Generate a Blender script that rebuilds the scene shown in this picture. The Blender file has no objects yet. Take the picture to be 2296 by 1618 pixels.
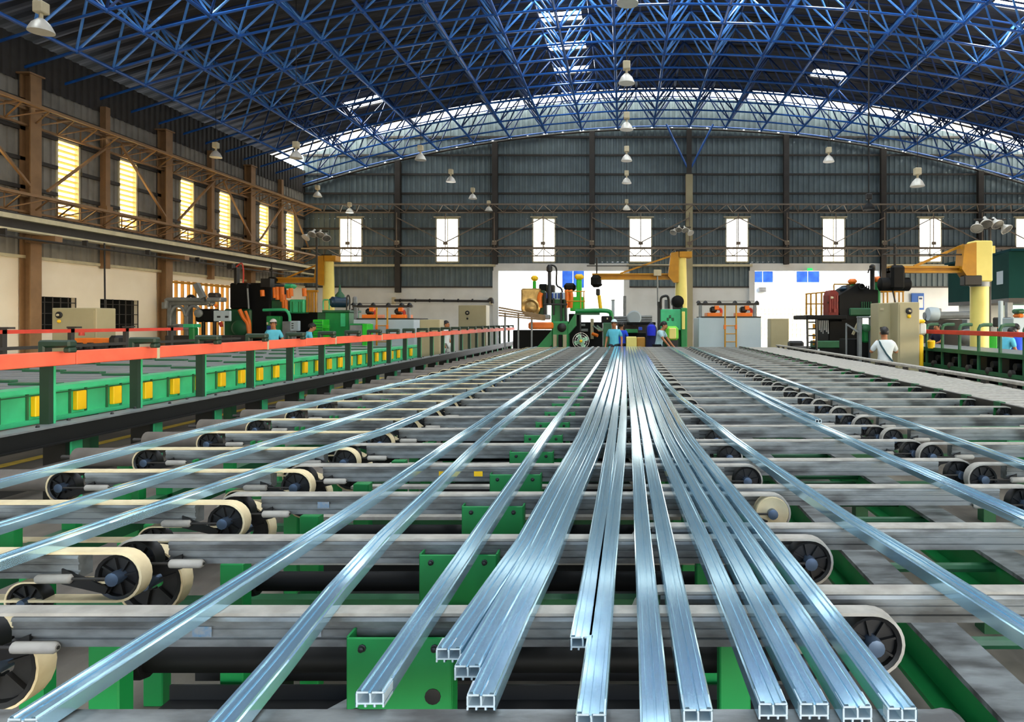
import bpy, bmesh, math, random
from mathutils import Vector, Matrix
random.seed(7)
SC = bpy.context.scene
COL = SC.collection
R = math.radians
PI = math.pi

# ------------------------------------------------------------------ camera
FPX, CX, CY, CAMZ = 1530.0, 1400.0, 720.0, 1.65
cam_d = bpy.data.cameras.new('camera')
cam_d.sensor_fit = 'HORIZONTAL'; cam_d.sensor_width = 36.0
cam_d.lens = FPX * 36.0 / 2296.0
cam_d.shift_x = -(CX - 1148.0) / 2296.0
cam_d.shift_y = -(809.0 - CY) / 2296.0
cam_d.clip_start = 0.05; cam_d.clip_end = 400
cam = bpy.data.objects.new('camera', cam_d); COL.objects.link(cam)
cam.location = (0, 0, CAMZ); cam.rotation_euler = (R(90), 0, 0)
SC.camera = cam

# ------------------------------------------------------------------ daylight and exposure
world = bpy.data.worlds.new('world'); SC.world = world; world.use_nodes = True
wn = world.node_tree.nodes; wl = world.node_tree.links
for n in list(wn): wn.remove(n)
sky = wn.new('ShaderNodeTexSky'); sky.sky_type = 'NISHITA'; sky.sun_disc = False
sky.sun_elevation = R(35); sky.sun_rotation = R(124); sky.dust_density = 2.5; sky.air_density = 1.0
bg = wn.new('ShaderNodeBackground'); bg.inputs['Strength'].default_value = 1.3
wo = wn.new('ShaderNodeOutputWorld')
wl.new(sky.outputs[0], bg.inputs['Color']); wl.new(bg.outputs[0], wo.inputs['Surface'])
sun_d = bpy.data.lights.new('sun', 'SUN'); sun_d.energy = 9.0; sun_d.angle = R(1.0); sun_d.color = (1, .93, .82)
sun = bpy.data.objects.new('sun', sun_d); COL.objects.link(sun)
sun.rotation_euler = Vector((-.75, .5, -.62)).to_track_quat('-Z', 'Y').to_euler()
sun.location = (40, -30, 40)
SC.view_settings.view_transform = 'Standard'
SC.view_settings.look = 'None'
SC.view_settings.exposure = 0.4
SC.view_settings.gamma = 1.0
SC.view_settings.use_curve_mapping = False
PANE, ROOFPANE, WARMPANE = 5.0, 24.0, 4.5      # glow of back-lit panes

# ------------------------------------------------------------------ materials
def lin(h):
    h = h.lstrip('#'); o = []
    for i in (0, 2, 4):
        c = int(h[i:i+2], 16) / 255.0
        o.append(c / 12.92 if c <= .04045 else ((c + .055) / 1.055) ** 2.4)
    return tuple(o) + (1.0,)
MATS = {}
def mat(name, col, rough=.5, metal=0.0, dirt=.35, dscale=6.0, dcol=None, bump=0.0, bscale=40.0, stretch=None, spec=.5):
    if name in MATS: return MATS[name]
    m = bpy.data.materials.new(name); m.use_nodes = True; MATS[name] = m
    nt = m.node_tree; N = nt.nodes; L = nt.links
    b = N['Principled BSDF']
    c = lin(col) if isinstance(col, str) else tuple(col) + (1.0,)
    b.inputs['Roughness'].default_value = rough; b.inputs['Metallic'].default_value = metal
    b.inputs['Specular IOR Level'].default_value = spec
    b.inputs['Base Color'].default_value = c
    m.diffuse_color = c
    if dirt > 0:
        tc = N.new('ShaderNodeTexCoord'); mp = N.new('ShaderNodeMapping')
        mp.inputs['Scale'].default_value = stretch or (1, 1, 1)
        L.new(tc.outputs['Object'], mp.inputs['Vector'])
        no = N.new('ShaderNodeTexNoise'); no.inputs['Scale'].default_value = dscale; no.inputs['Detail'].default_value = 6
        L.new(mp.outputs['Vector'], no.inputs['Vector'])
        rp = N.new('ShaderNodeValToRGB')
        rp.color_ramp.elements[0].position = .38; rp.color_ramp.elements[1].position = .62
        dc = lin(dcol) if dcol else tuple(x * .45 for x in c[:3]) + (1.0,)
        rp.color_ramp.elements[0].color = tuple(c[i] * (1 - dirt) + dc[i] * dirt for i in range(3)) + (1.0,)
        rp.color_ramp.elements[1].color = c
        L.new(no.outputs['Fac'], rp.inputs['Fac']); L.new(rp.outputs['Color'], b.inputs['Base Color'])
        if bump > 0:
            n2 = N.new('ShaderNodeTexNoise'); n2.inputs['Scale'].default_value = bscale; n2.inputs['Detail'].default_value = 4
            L.new(mp.outputs['Vector'], n2.inputs['Vector'])
            bp = N.new('ShaderNodeBump'); bp.inputs['Strength'].default_value = bump; bp.inputs['Distance'].default_value = .01
            L.new(n2.outputs['Fac'], bp.inputs['Height']); L.new(bp.outputs['Normal'], b.inputs['Normal'])
    return m
def glow(name, col, strength):
    if name in MATS: return MATS[name]
    m = mat(name, col, .5, 0, 0)
    b = m.node_tree.nodes['Principled BSDF']
    b.inputs['Emission Color'].default_value = lin(col); b.inputs['Emission Strength'].default_value = strength
    return m

M = dict(
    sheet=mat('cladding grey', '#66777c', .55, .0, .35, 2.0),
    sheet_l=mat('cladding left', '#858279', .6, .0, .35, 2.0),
    gablesheet=mat('dark gable sheet', '#1d2122', .6, 0, .3, 2.0),
    roofsheet=mat('roof sheet', '#3e3f43', .6, .1, .4, 1.5),
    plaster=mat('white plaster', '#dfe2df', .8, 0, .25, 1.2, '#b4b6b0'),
    plaster_lit=mat('lit white plaster', '#f6ecd6', .8, 0, .2, 1.0, '#d8caa8'),  # white plaster; the stronger warm light on the left wall is in the colour
    concrete=mat('floor concrete', '#857d72', .75, 0, .75, 1.3, '#3f3a35', .25, 25, (1, .35, 1)),
    yellowline=mat('floor paint yellow', '#d9b83c', .6, 0, .4, 8),
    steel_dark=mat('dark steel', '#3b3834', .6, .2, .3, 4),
    steel_grey=mat('dull brown steel', '#7d7060', .6, 0, .35, 3),
    steel_tan=mat('tan painted steel', '#91704c', .6, 0, .35, 3),
    steel_cream=mat('cream painted steel', '#cfc7a4', .55, 0, .35, 3),
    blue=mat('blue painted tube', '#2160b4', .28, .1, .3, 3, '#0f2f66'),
    navy=mat('shaded blue tube', '#14396e', .4, .1, .3, 3, '#0b2550'),  # same blue tubes, with the roof's shade put into the colour
    bluelit=mat('lit blue tube', '#5a97dc', .25, .1, .3, 3, '#2a66b8'),  # same blue tubes, with the light on the nearest webs put into the colour
    pane=glow('back-lit pane', '#fffdf2', PANE),
    paneframe=mat('window frame', '#b9b49b', .6, 0, .3),
    warmpane=glow('warm back-lit pane', '#ffe9ac', WARMPANE),
    roofpane=glow('rooflight pane', '#f4fbff', ROOFPANE),
    louvre=mat('louvre slat', '#e8cf8c', .5, 0, .2),
    black=mat('black paint', '#141414', .45, 0, .3, 5),
    blackm=mat('black machine', '#0c0d0d', .6, 0, .4, 5, spec=.2),
    roller=mat('worn roller', '#6f675e', .7, 0, .5, 6, '#38342f'),
    rubber=mat('black rubber', '#1b1b1c', .6, 0, .25, 14, '#3a3936'),
    alu=mat('grey aluminium beam', '#8b9090', .42, .3, .8, 12, '#353330', .1, 60, (.35, 1, 1)),
    belt=mat('grey belt', '#b1ada3', .7, 0, .45, 14, '#7b756b'),
    beltc=mat('cream felt belt', '#e3d3ab', .8, 0, .3, 16, '#b69b6a'),
    hub=mat('blue grey hub', '#5d6f86', .35, .6, .3, 10),
    green=mat('green machine paint', '#178a44', .42, 0, .35, 3, '#0d5a2c'),
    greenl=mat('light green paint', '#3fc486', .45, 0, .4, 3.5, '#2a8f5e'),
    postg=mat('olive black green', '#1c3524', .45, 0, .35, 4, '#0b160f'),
    greend=mat('dark green paint', '#24603c', .45, 0, .35, 4, '#123522'),
    greenb=mat('bright green paint', '#25c025', .45, 0, .25, 4),
    yellow=mat('yellow paint', '#f6c800', .5, 0, .2, 6, '#c79600'),
    craney=mat('crane cream yellow', '#efe07c', .45, 0, .2, 2, '#c9b450'),
    craneo=mat('crane ochre', '#c48a12', .45, 0, .3, 3, '#7a5108'),
    orange=mat('orange paint', '#f0791a', .45, 0, .25, 5),
    red=mat('red orange rail', '#f0694a', .55, 0, .25, 5, '#d63a26'),
    redd=mat('red rail', '#d2402c', .55, 0, .25, 5),
    strap=mat('pale strap', '#c8bd9c', .6, 0, .2),
    beige=mat('beige cabinet', '#a8a07e', .5, 0, .25, 1.5, '#8d8460'),
    greybox=mat('pale grey sheet metal', '#b3c3cb', .5, .1, .2, 1.5, '#93a4ad'),
    greym=mat('grey machine', '#868b8c', .5, .3, .4, 5),
    mill=mat('bright mill aluminium', '#bfe6f8', .15, .76, .2, 5, '#8ec8ea', .0),
    cut=mat('cut aluminium', '#d5e6ee', .35, .5, .1, 20),
    skin=mat('skin', '#b87a52', .6, 0, .15, 10),
    hair=mat('hair', '#15110f', .5, 0, 0),
    chrome=mat('steel shiny', '#c9c9c6', .25, .9, .2, 8),
)

# drawn metal: reflections smear across the extrusion direction
_nt = M['mill'].node_tree; _b = _nt.nodes['Principled BSDF']
_t = _nt.nodes.new('ShaderNodeCombineXYZ'); _t.inputs['X'].default_value = 1.0
_nt.links.new(_t.outputs[0], _b.inputs['Tangent']); _b.inputs['Anisotropic'].default_value = .9

# ------------------------------------------------------------------ mesh helpers
BASE = {}
def P(x, y, d):
    """world point seen at pixel x, y of the photograph at depth d"""
    return Vector(((x - CX) * d / FPX, d, CAMZ - (y - CY) * d / FPX))
def frame_of(dirv):
    dirv = dirv.normalized()
    up = Vector((0, 0, 1)) if abs(dirv.z) < .95 else Vector((0, 1, 0))
    a = dirv.cross(up).normalized(); b = dirv.cross(a).normalized()
    return a, b
class MB:
    def __init__(s): s.v = []; s.f = []; s.mi = []; s.cm = 0
    def add(s, vs, fs):
        o = len(s.v); s.v += [tuple(v) for v in vs]
        s.f += [tuple(i + o for i in f) for f in fs]; s.mi += [s.cm] * len(fs); return s
    def box(s, x0, x1, y0, y1, z0, z1):
        vs = [(x, y, z) for z in (z0, z1) for y in (y0, y1) for x in (x0, x1)]
        return s.add(vs, [(0, 2, 3, 1), (4, 5, 7, 6), (0, 1, 5, 4), (2, 6, 7, 3), (0, 4, 6, 2), (1, 3, 7, 5)])
    def bbox(s, x0, x1, y0, y1, z0, z1, b=.01):
        """box with chamfered edges"""
        b = min(b, (x1-x0)*.45, (y1-y0)*.45, (z1-z0)*.45)
        vs = []; idx = {}
        for i, x in enumerate((x0, x1)):
            for j, y in enumerate((y0, y1)):
                for k, z in enumerate((z0, z1)):
                    sx, sy, sz = (b if i == 0 else -b), (b if j == 0 else -b), (b if k == 0 else -b)
                    for a, p in enumerate(((x, y+sy, z+sz), (x+sx, y, z+sz), (x+sx, y+sy, z))):
                        idx[(i, j, k, a)] = len(vs); vs.append(p)
        g = lambda i, j, k, a: idx[(i, j, k, a)]
        fs = []
        for i in (0, 1):
            q = [g(i,0,0,0), g(i,1,0,0), g(i,1,1,0), g(i,0,1,0)]; fs.append(q if i else q[::-1])
            q = [g(0,i,0,1), g(1,i,0,1), g(1,i,1,1), g(0,i,1,1)]; fs.append(q[::-1] if i else q)
            q = [g(0,0,i,2), g(1,0,i,2), g(1,1,i,2), g(0,1,i,2)]; fs.append(q if i else q[::-1])
        for i in (0, 1):
            for j in (0, 1):
                q = [g(i,j,0,0), g(i,j,1,0), g(i,j,1,1), g(i,j,0,1)]; fs.append(q)
                q = [g(i,0,j,0), g(i,1,j,0), g(i,1,j,2), g(i,0,j,2)]; fs.append(q)
                q = [g(0,i,j,1), g(1,i,j,1), g(1,i,j,2), g(0,i,j,2)]; fs.append(q)
                for k in (0, 1): fs.append([g(i,j,k,0), g(i,j,k,1), g(i,j,k,2)])
        return s.add(vs, fs)
    def obox(s, c, ax, ay, az, hx, hy, hz):
        c = Vector(c)
        vs = [c + ax*(hx*i) + ay*(hy*j) + az*(hz*k) for k in (-1, 1) for j in (-1, 1) for i in (-1, 1)]
        return s.add(vs, [(0, 2, 3, 1), (4, 5, 7, 6), (0, 1, 5, 4), (2, 6, 7, 3), (0, 4, 6, 2), (1, 3, 7, 5)])
    def bar(s, p0, p1, w, h):
        """rectangular bar from p0 to p1"""
        p0 = Vector(p0); p1 = Vector(p1); d = p1 - p0; a, b = frame_of(d)
        return s.obox((p0 + p1) / 2, d.normalized(), a, b, d.length/2, w/2, h/2)
    def tube(s, p0, p1, r, n=8, r1=None, caps=True):
        p0 = Vector(p0); p1 = Vector(p1); a, b = frame_of(p1 - p0); r1 = r if r1 is None else r1
        vs = []
        for p, q in ((p0, r), (p1, r1)):
            for i in range(n):
                t = 2*PI*i/n; vs.append(p + a*(q*math.cos(t)) + b*(q*math.sin(t)))
        fs = [(i, (i+1) % n, n+(i+1) % n, n+i) for i in range(n)]
        if caps: fs += [tuple(range(n))[::-1], tuple(range(n, 2*n))]
        return s.add(vs, fs)
    def path(s, pts, r, n=8, caps=True):
        pts = [Vector(p) for p in pts]; vs = []; fs = []; m = len(pts)
        a, b = frame_of(pts[1] - pts[0])
        for k, p in enumerate(pts):
            d = (pts[min(k+1, m-1)] - pts[max(k-1, 0)]).normalized()
            a = (a - d*a.dot(d)).normalized(); b = d.cross(a).normalized()
            rr = r[k] if isinstance(r, (list, tuple)) else r
            for i in range(n):
                t = 2*PI*i/n; vs.append(p + a*(rr*math.cos(t)) + b*(rr*math.sin(t)))
        for k in range(m-1):
            for i in range(n): fs.append((k*n+i, k*n+(i+1) % n, (k+1)*n+(i+1) % n, (k+1)*n+i))
        if caps: fs += [tuple(range(n))[::-1], tuple(range((m-1)*n, m*n))]
        return s.add(vs, fs)
    def lathe(s, c, axis, prof, n=16, closed=False):
        """prof = [(radius, along)]"""
        c = Vector(c); axis = Vector(axis).normalized(); a, b = frame_of(axis); vs = []; fs = []; m = len(prof)
        for r, h in prof:
            for i in range(n):
                t = 2*PI*i/n; vs.append(c + axis*h + a*(r*math.cos(t)) + b*(r*math.sin(t)))
        for k in range(m-1 if not closed else m):
            k2 = (k+1) % m
            for i in range(n): fs.append((k*n+i, k*n+(i+1) % n, k2*n+(i+1) % n, k2*n+i))
        if not closed:
            if prof[0][0] > 1e-4: fs.append(tuple(range(n))[::-1])
            if prof[-1][0] > 1e-4: fs.append(tuple(range((m-1)*n, m*n)))
        return s.add(vs, fs)
    def prism(s, poly, axis, a, b):
        """poly = 2D points in the plane across axis ('x','y','z'), from a to b along it"""
        vs = []; n = len(poly)
        for t in (a, b):
            for (u, w) in poly:
                vs.append({'x': (t, u, w), 'y': (u, t, w), 'z': (u, w, t)}[axis])
        fs = [(i, (i+1) % n, n+(i+1) % n, n+i) for i in range(n)] + [tuple(range(n))[::-1], tuple(range(n, 2*n))]
        return s.add(vs, fs)
    def ball(s, c, rx, ry=None, rz=None, n=10, m=6, z0=-1.0):
        ry = ry or rx; rz = rz or rx; c = Vector(c); vs = []; fs = []
        t0 = math.asin(max(-1, z0))
        for k in range(m+1):
            t = t0 + (PI/2 - t0)*k/m
            for i in range(n):
                p = 2*PI*i/n
                vs.append(c + Vector((rx*math.cos(t)*math.cos(p), ry*math.cos(t)*math.sin(p), rz*math.sin(t))))
        for k in range(m):
            for i in range(n): fs.append((k*n+i, k*n+(i+1) % n, (k+1)*n+(i+1) % n, (k+1)*n+i))
        if z0 > -1: fs.append(tuple(range(n))[::-1])
        return s.add(vs, fs)
    def build(s, name, material, parent=None, smooth=False, kind=None, local=False):
        off = Vector((0, 0, 0))
        if parent is not None and not local: off = BASE.get(parent.name, off)
        me = bpy.data.meshes.new(name)
        me.from_pydata([tuple(Vector(v) - off) for v in s.v], [], s.f)
        for mm in (material if isinstance(material, (list, tuple)) else [material]):
            me.materials.append(M[mm] if isinstance(mm, str) else mm)
        if any(s.mi): me.polygons.foreach_set('material_index', s.mi)
        bm = bmesh.new(); bm.from_mesh(me); bmesh.ops.recalc_face_normals(bm, faces=bm.faces); bm.to_mesh(me); bm.free()
        if smooth: me.shade_smooth() if smooth is True else me.shade_smooth()
        if smooth:
            try: me.set_sharp_from_angle(angle=R(40))
            except Exception: pass
        o = bpy.data.objects.new(name, me); COL.objects.link(o)
        if parent is not None:
            o.parent = parent; BASE[o.name] = off if not local else Vector((0, 0, 0))
        if kind: o['kind'] = kind
        return o
def tag(o, label, cat, group=None):
    o['label'] = label; o['category'] = cat
    if group: o['group'] = group
    return o
def thing(name, label, cat, loc=(0, 0, 0), rz=0.0, group=None):
    o = bpy.data.objects.new(name, None); COL.objects.link(o)
    o.location = loc; o.rotation_euler = (0, 0, rz); o.empty_display_size = .2
    BASE[o.name] = Vector(loc)
    return tag(o, label, cat, group)
def struct(name, kindlabel=None, loc=(0, 0, 0)):
    o = bpy.data.objects.new(name, None); COL.objects.link(o); o.location = loc; BASE[o.name] = Vector(loc)
    o['kind'] = 'structure'
    return o
def cp(o, parent=None, loc=None):
    c = o.copy(); COL.objects.link(c); c.parent = parent
    if loc is not None: c.location = loc
    BASE[c.name] = BASE.get(o.name, Vector((0, 0, 0)))
    return c
def dup(root, loc, rz=None, label=None, group=None):
    r = root.copy(); COL.objects.link(r); r.location = loc; BASE[r.name] = Vector(loc)
    if rz is not None: r.rotation_euler = (0, 0, rz)
    if label: r['label'] = label
    if group: r['group'] = group
    for ch in list(root.children):
        c = ch.copy(); COL.objects.link(c); c.parent = r
        for g in list(ch.children):
            q = g.copy(); COL.objects.link(q); q.parent = c
    return r
ORD = ['first', 'second', 'third', 'fourth', 'fifth', 'sixth', 'seventh', 'eighth', 'ninth', 'tenth', 'eleventh', 'twelfth', 'thirteenth',
       'fourteenth', 'fifteenth', 'sixteenth', 'seventeenth', 'eighteenth', 'nineteenth', 'twentieth', 'twenty-first', 'twenty-second', 'twenty-third',
       'twenty-fourth', 'twenty-fifth', 'twenty-sixth', 'twenty-seventh', 'twenty-eighth', 'twenty-ninth', 'thirtieth', 'thirty-first',
       'thirty-second', 'thirty-third', 'thirty-fourth', 'thirty-fifth', 'thirty-sixth', 'thirty-seventh', 'thirty-eighth', 'thirty-ninth', 'fortieth']

# ================================================================== the hall
D = 34.0                      # far wall
XL, XR, YB = -16.0, 22.4, -9.0
ZD, ZDOOR, ZE = 3.32, 4.16, 8.15   # top of the plastered wall, door head, top of the left wall columns
XC = 2.2
def zlow(x): return 11.3 - (x - XC) ** 2 / 114.0
def zup(x): return zlow(x) + 1.25
def zskin(x): return zlow(x) + 1.5
COLX = [-11.2 + 4.8*k for k in range(7)]
WINX = [-13.6 + 4.8*k for k in range(8)]
WZ0, WZ1 = 4.6, 6.76

# floor with painted lines
fl = struct('floor')
MB().box(XL-1, XR+1, YB, D+.2, -.15, 0).build('slab', 'concrete', fl)
MB().box(-7.18, -7.02, 1, 20, .0005, .004).build('painted_line', 'yellowline', fl)
MB().box(-12.1, -11.95, 1, 26, .0005, .004).build('painted_line', 'yellowline', fl)
MB().box(XL-40, XR+40, D+.2, D+40, -.25, -.05).build('yard_slab', 'concrete', fl)

def corr(mb, x0, x1, zb, zt, to3, pitch=.26, h=.045):
    """trapezoid sheet from x0 to x1; zb, zt numbers or functions; to3(u, depth, z) -> point"""
    n = max(1, int(round((x1 - x0) / pitch))); p = (x1 - x0) / n
    us = []
    for i in range(n):
        for a, hh in ((0, 0), (.42, 0), (.5, h), (.92, h)): us.append((x0 + (i + a) * p, hh))
    us.append((x1, 0))
    vs = []; fs = []
    for (u, hh) in us:
        vs.append(to3(u, hh, zb(u) if callable(zb) else zb)); vs.append(to3(u, hh, zt(u) if callable(zt) else zt))
    for i in range(len(us)-1): fs.append((2*i, 2*i+2, 2*i+3, 2*i+1))
    mb.add(vs, fs)

# far wall
wf = struct('wall_far', loc=(0, D, 0))
tofar = lambda u, hh, z: (u, D - hh, z)
edges = sorted([XL] + COLX + [XR])
DOORS = [(-6.4, .11), (6.33, 12.8)]
for a, b in zip(edges[:-1], edges[1:]):
    wx = (a + b) / 2; w0, w1 = wx - .55, wx + .55
    for (u0, u1, z0, z1) in ((a, w0, None, WZ0), (w0, w1, None, WZ0), (w1, b, None, WZ0), (a, w0, WZ0, WZ1), (w1, b, WZ0, WZ1), (a, b, WZ1, None)):
        if z0 is None:
            # above doors the sheet starts at the lintel
            cuts = sorted({u0, u1} | {e for dd in DOORS for e in dd if u0 < e < u1})
            for c0, c1 in zip(cuts[:-1], cuts[1:]):
                mid = (c0 + c1) / 2
                zb = ZDOOR + .25 if any(p < mid < q for p, q in DOORS) else ZD
                mb = MB(); corr(mb, c0, c1, zb, z1, tofar); mb.build('cladding_sheet', 'sheet', wf)
        else:
            mb = MB(); corr(mb, u0, u1, z0, z1 if z1 else (lambda u: zskin(u) - .02), tofar); mb.build('cladding_sheet', 'sheet', wf)
segs = [XL] + [e for dd in DOORS for e in dd] + [XR]
for a, b in zip(segs[0::2], segs[1::2]):
    MB().box(a, b, D-.06, D+.14, 0, ZD).build('plaster_panel', 'plaster', wf)
    MB().box(a, b, D-.1, D+.02, ZD, ZD+.07).build('coping', 'steel_dark', wf)
for z in (5.35, 6.25, 7.15, 8.0, 8.95, 9.9, 10.8):
    hw = math.sqrt(max(0, (zskin(XC) - z) * 114)); a, b = max(XL, XC - hw), min(XR, XC + hw)
    cuts = [a] + [c for c in COLX if a < c < b] + [b]
    for c0, c1 in zip(cuts[:-1], cuts[1:]):
        wx = [w for w in WINX if c0 < w < c1]
        if WZ0 < z < WZ1 and wx:
            MB().box(c0, wx[0]-.56, D-.13, D-.05, z-.045, z+.045).build('girt', 'steel_dark', wf)
            MB().box(wx[0]+.56, c1, D-.13, D-.05, z-.045, z+.045).build('girt', 'steel_dark', wf)
        else:
            MB().box(c0, c1, D-.13, D-.05, z-.045, z+.045).build('girt', 'steel_dark', wf)
# pale cover strip with lintels over the doors, and door jambs
for a, b in zip(segs[0::2], segs[1::2]):
    MB().box(a, b, D-.3, D-.05, 4.36, 4.47).build('cover_strip', 'steel_cream', wf)
for a, b in DOORS:
    MB().box(a-.1, b+.1, D-.16, D+.1, ZDOOR, ZDOOR+.36).build('lintel', 'plaster', wf)
    for e in (a, b): MB().box(e-.14, e+.14, D-.14, D+.16, 0, ZDOOR).build('jamb', 'plaster', wf)
# curved gable angle and the little daylight gaps where the roof tubes meet the wall
mb = MB(); xs = [XL + (XR-XL)*i/48 for i in range(49)]
mb.path([(x, D-.12, zlow(x)-.1) for x in xs], .05, 6); mb.build('gable_angle', 'steel_dark', wf)
gx = [1.44 + 1.78*k for k in range(-9, 12)]
gap0 = MB().ball((0, 0, 0), .085, .02, .06, 8, 4).build('daylight_gap', 'pane', wf, local=True)
gap0.location = (gx[0], -.08, zlow(gx[0]) - .02)
for i, x in enumerate(gx[1:] + [x + .89 for x in gx]):
    c = cp(gap0, wf, (x + random.uniform(-.06, .06), -.08, zlow(x) - .02 + random.uniform(-.03, .03)))
    s = random.uniform(.75, 1.25) * (1 if i < len(gx)-1 else .55); c.scale = (s, 1, s)

def window(n, cx, label=None):
    w = struct('window_%d' % n, loc=(cx, D, WZ0))
    mb = MB(); x0, x1 = cx-.55, cx+.55
    for (a, b, c, d) in ((x0-.03, x0+.03, WZ0, WZ1), (x1-.03, x1+.03, WZ0, WZ1), (x0, x1, WZ0-.03, WZ0+.03), (x0, x1, WZ1-.03, WZ1+.03)):
        mb.box(a, b, D-.1, D+.02, c, d)
    mb.build('window_frame', 'paneframe', w)
    MB().box(cx-.02, cx+.02, D-.08, D, WZ0, WZ1).build('mullion', 'paneframe', w)
    MB().box(x0-.12, x1+.12, D-.16, D-.04, WZ1+.05, WZ1+.09).build('drip_cap', 'steel_cream', w)
    for k in range(5):
        for s in (0, 1):
            z0 = WZ0 + .03 + k*(WZ1-WZ0-.06)/5; z1 = z0 + (WZ1-WZ0-.06)/5 - .012
            a = x0+.03 if s == 0 else cx+.02
            MB().box(a, a+.50, D-.03, D-.015, z0, z1).build('pane', 'pane', w)
for i, cx in enumerate(WINX): window(i+1, cx)

# left wall: plaster below, sheet above, louvred windows
wl_ = struct('wall_left', loc=(XL, 0, 0))
toleft = lambda u, hh, z: (XL + hh, u, z)
LCOL = [34 - 5.3*k for k in range(9)]            # main columns along the left wall
LW = []                                          # louvred windows
for c0, c1 in zip(LCOL[1:], LCOL[:-1]):
    m = (c0 + c1) / 2
    LW += [m - 1.2, m + 1.15]
LW = sorted(w for w in LW if w > 13)
DARKW = [(18.25, 19.86, 1.4, 2.33), (20.75, 22.4, 1.4, 2.33)]
GATE = (24.0, 28.2, 0.0, 3.1)
cur = YB
for i, w in enumerate(LW + [None]):
    a = cur; b = (w - .4) if w else D
    if b > a:
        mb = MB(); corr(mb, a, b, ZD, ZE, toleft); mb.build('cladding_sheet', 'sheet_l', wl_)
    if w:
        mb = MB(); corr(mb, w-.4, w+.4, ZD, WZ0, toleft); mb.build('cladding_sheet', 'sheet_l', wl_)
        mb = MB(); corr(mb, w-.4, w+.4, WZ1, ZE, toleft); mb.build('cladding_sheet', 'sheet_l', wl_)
        cur = w + .4
# plaster with openings
ys = [YB, DARKW[0][0], DARKW[0][1], DARKW[1][0], DARKW[1][1], GATE[0], GATE[1], D]
for a, b in zip(ys[0::2], ys[1::2]):
    MB().box(XL-.14, XL+.06, a, b, 0, ZD).build('plaster_panel', 'plaster_lit', wl_)
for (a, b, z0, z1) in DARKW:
    MB().box(XL-.14, XL+.06, a, b, 0, z0).build('plaster_panel', 'plaster_lit', wl_)
    MB().box(XL-.14, XL+.06, a, b, z1, ZD).build('plaster_panel', 'plaster_lit', wl_)
MB().box(XL-.14, XL+.06, GATE[0], GATE[1], GATE[3], ZD).build('plaster_panel', 'plaster_lit', wl_)
MB().box(XL+.0, XL+.14, YB, D, ZD, ZD+.08).build('coping', 'steel_cream', wl_)
for z in (4.35, 5.2, 5.95, 6.75, 7.5):
    cuts = [YB] + sorted([w for w in LW]) + [D]
    if WZ0 < z < WZ1:
        for c0, c1 in zip(cuts[:-1], cuts[1:]):
            MB().box(XL+.05, XL+.13, c0 + (.42 if c0 > YB else 0), c1 - (.42 if c1 < D else 0), z-.05, z+.05).build('girt', 'steel_dark', wl_)
    else: MB().box(XL+.05, XL+.13, YB, D, z-.05, z+.05).build('girt', 'steel_dark', wl_)
# boarding above the columns, with an open gap under the roof edge
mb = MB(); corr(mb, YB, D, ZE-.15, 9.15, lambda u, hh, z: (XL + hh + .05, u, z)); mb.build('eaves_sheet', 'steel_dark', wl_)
for n, w in enumerate(LW):
    o = struct('window_%d' % (len(WINX) + 1 + n), loc=(XL, w, WZ0))
    MB().box(XL-.06, XL-.045, w-.38, w+.38, WZ0, WZ1).build('pane', 'warmpane', o)
    mb = MB()
    for (a, b, c, d) in ((w-.42, w-.36, WZ0-.03, WZ1+.03), (w+.36, w+.42, WZ0-.03, WZ1+.03), (w-.42, w+.42, WZ0-.04, WZ0+.02), (w-.42, w+.42, WZ1-.02, WZ1+.04)):
        mb.box(XL-.05, XL+.08, a, b, c, d)
    mb.build('window_frame', 'steel_cream', o)
    for k in range(13):
        z = WZ0 + .1 + k*.162
        MB().obox((XL+.0, w, z), Vector((.8, 0, .6)), Vector((0, 1, 0)), Vector((-.6, 0, .8)), .045, .36, .006).build('slat', 'louvre', o)
for n, (a, b, z0, z1) in enumerate(DARKW):
    o = struct('window_%d' % (len(WINX) + len(LW) + 1 + n), loc=(XL, a, z0))
    MB().box(XL-.12, XL-.1, a, b, z0, z1).build('pane', 'blackm', o)
    MB().box(XL+.02, XL+.08, a, b, z0-.04, z0+.02).build('window_sill', 'steel_dark', o)
    for k in range(7): y = a + (b-a)*k/6; MB().tube((XL+.03, y, z0), (XL+.03, y, z1), .018, 6).build('grille_bar', 'steel_dark', o)
    for k in range(3): z = z0 + (z1-z0)*(k+.5)/3; MB().tube((XL+.04, a, z), (XL+.04, b, z), .014, 6).build('grille_bar', 'steel_dark', o)
o = struct('door_1', loc=(XL, GATE[0], 0))
MB().box(XL-.12, XL-.1, GATE[0], GATE[1], 0, GATE[3]).build('pane', glow('gate daylight', '#fff0d8', 1.3), o)
for k in range(13):
    y = GATE[0] + (GATE[1]-GATE[0])*k/12; r = .05 if k % 4 == 0 else .022
    MB().box(XL-.05, XL+.05, y-r, y+r, 0, GATE[3]).build('gate_bar', 'craneo', o)
for z in (.06, 1.05, 2.05, 3.04): MB().box(XL-.04, XL+.06, GATE[0], GATE[1], z-.04, z+.04).build('gate_rail', 'craneo', o)

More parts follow.
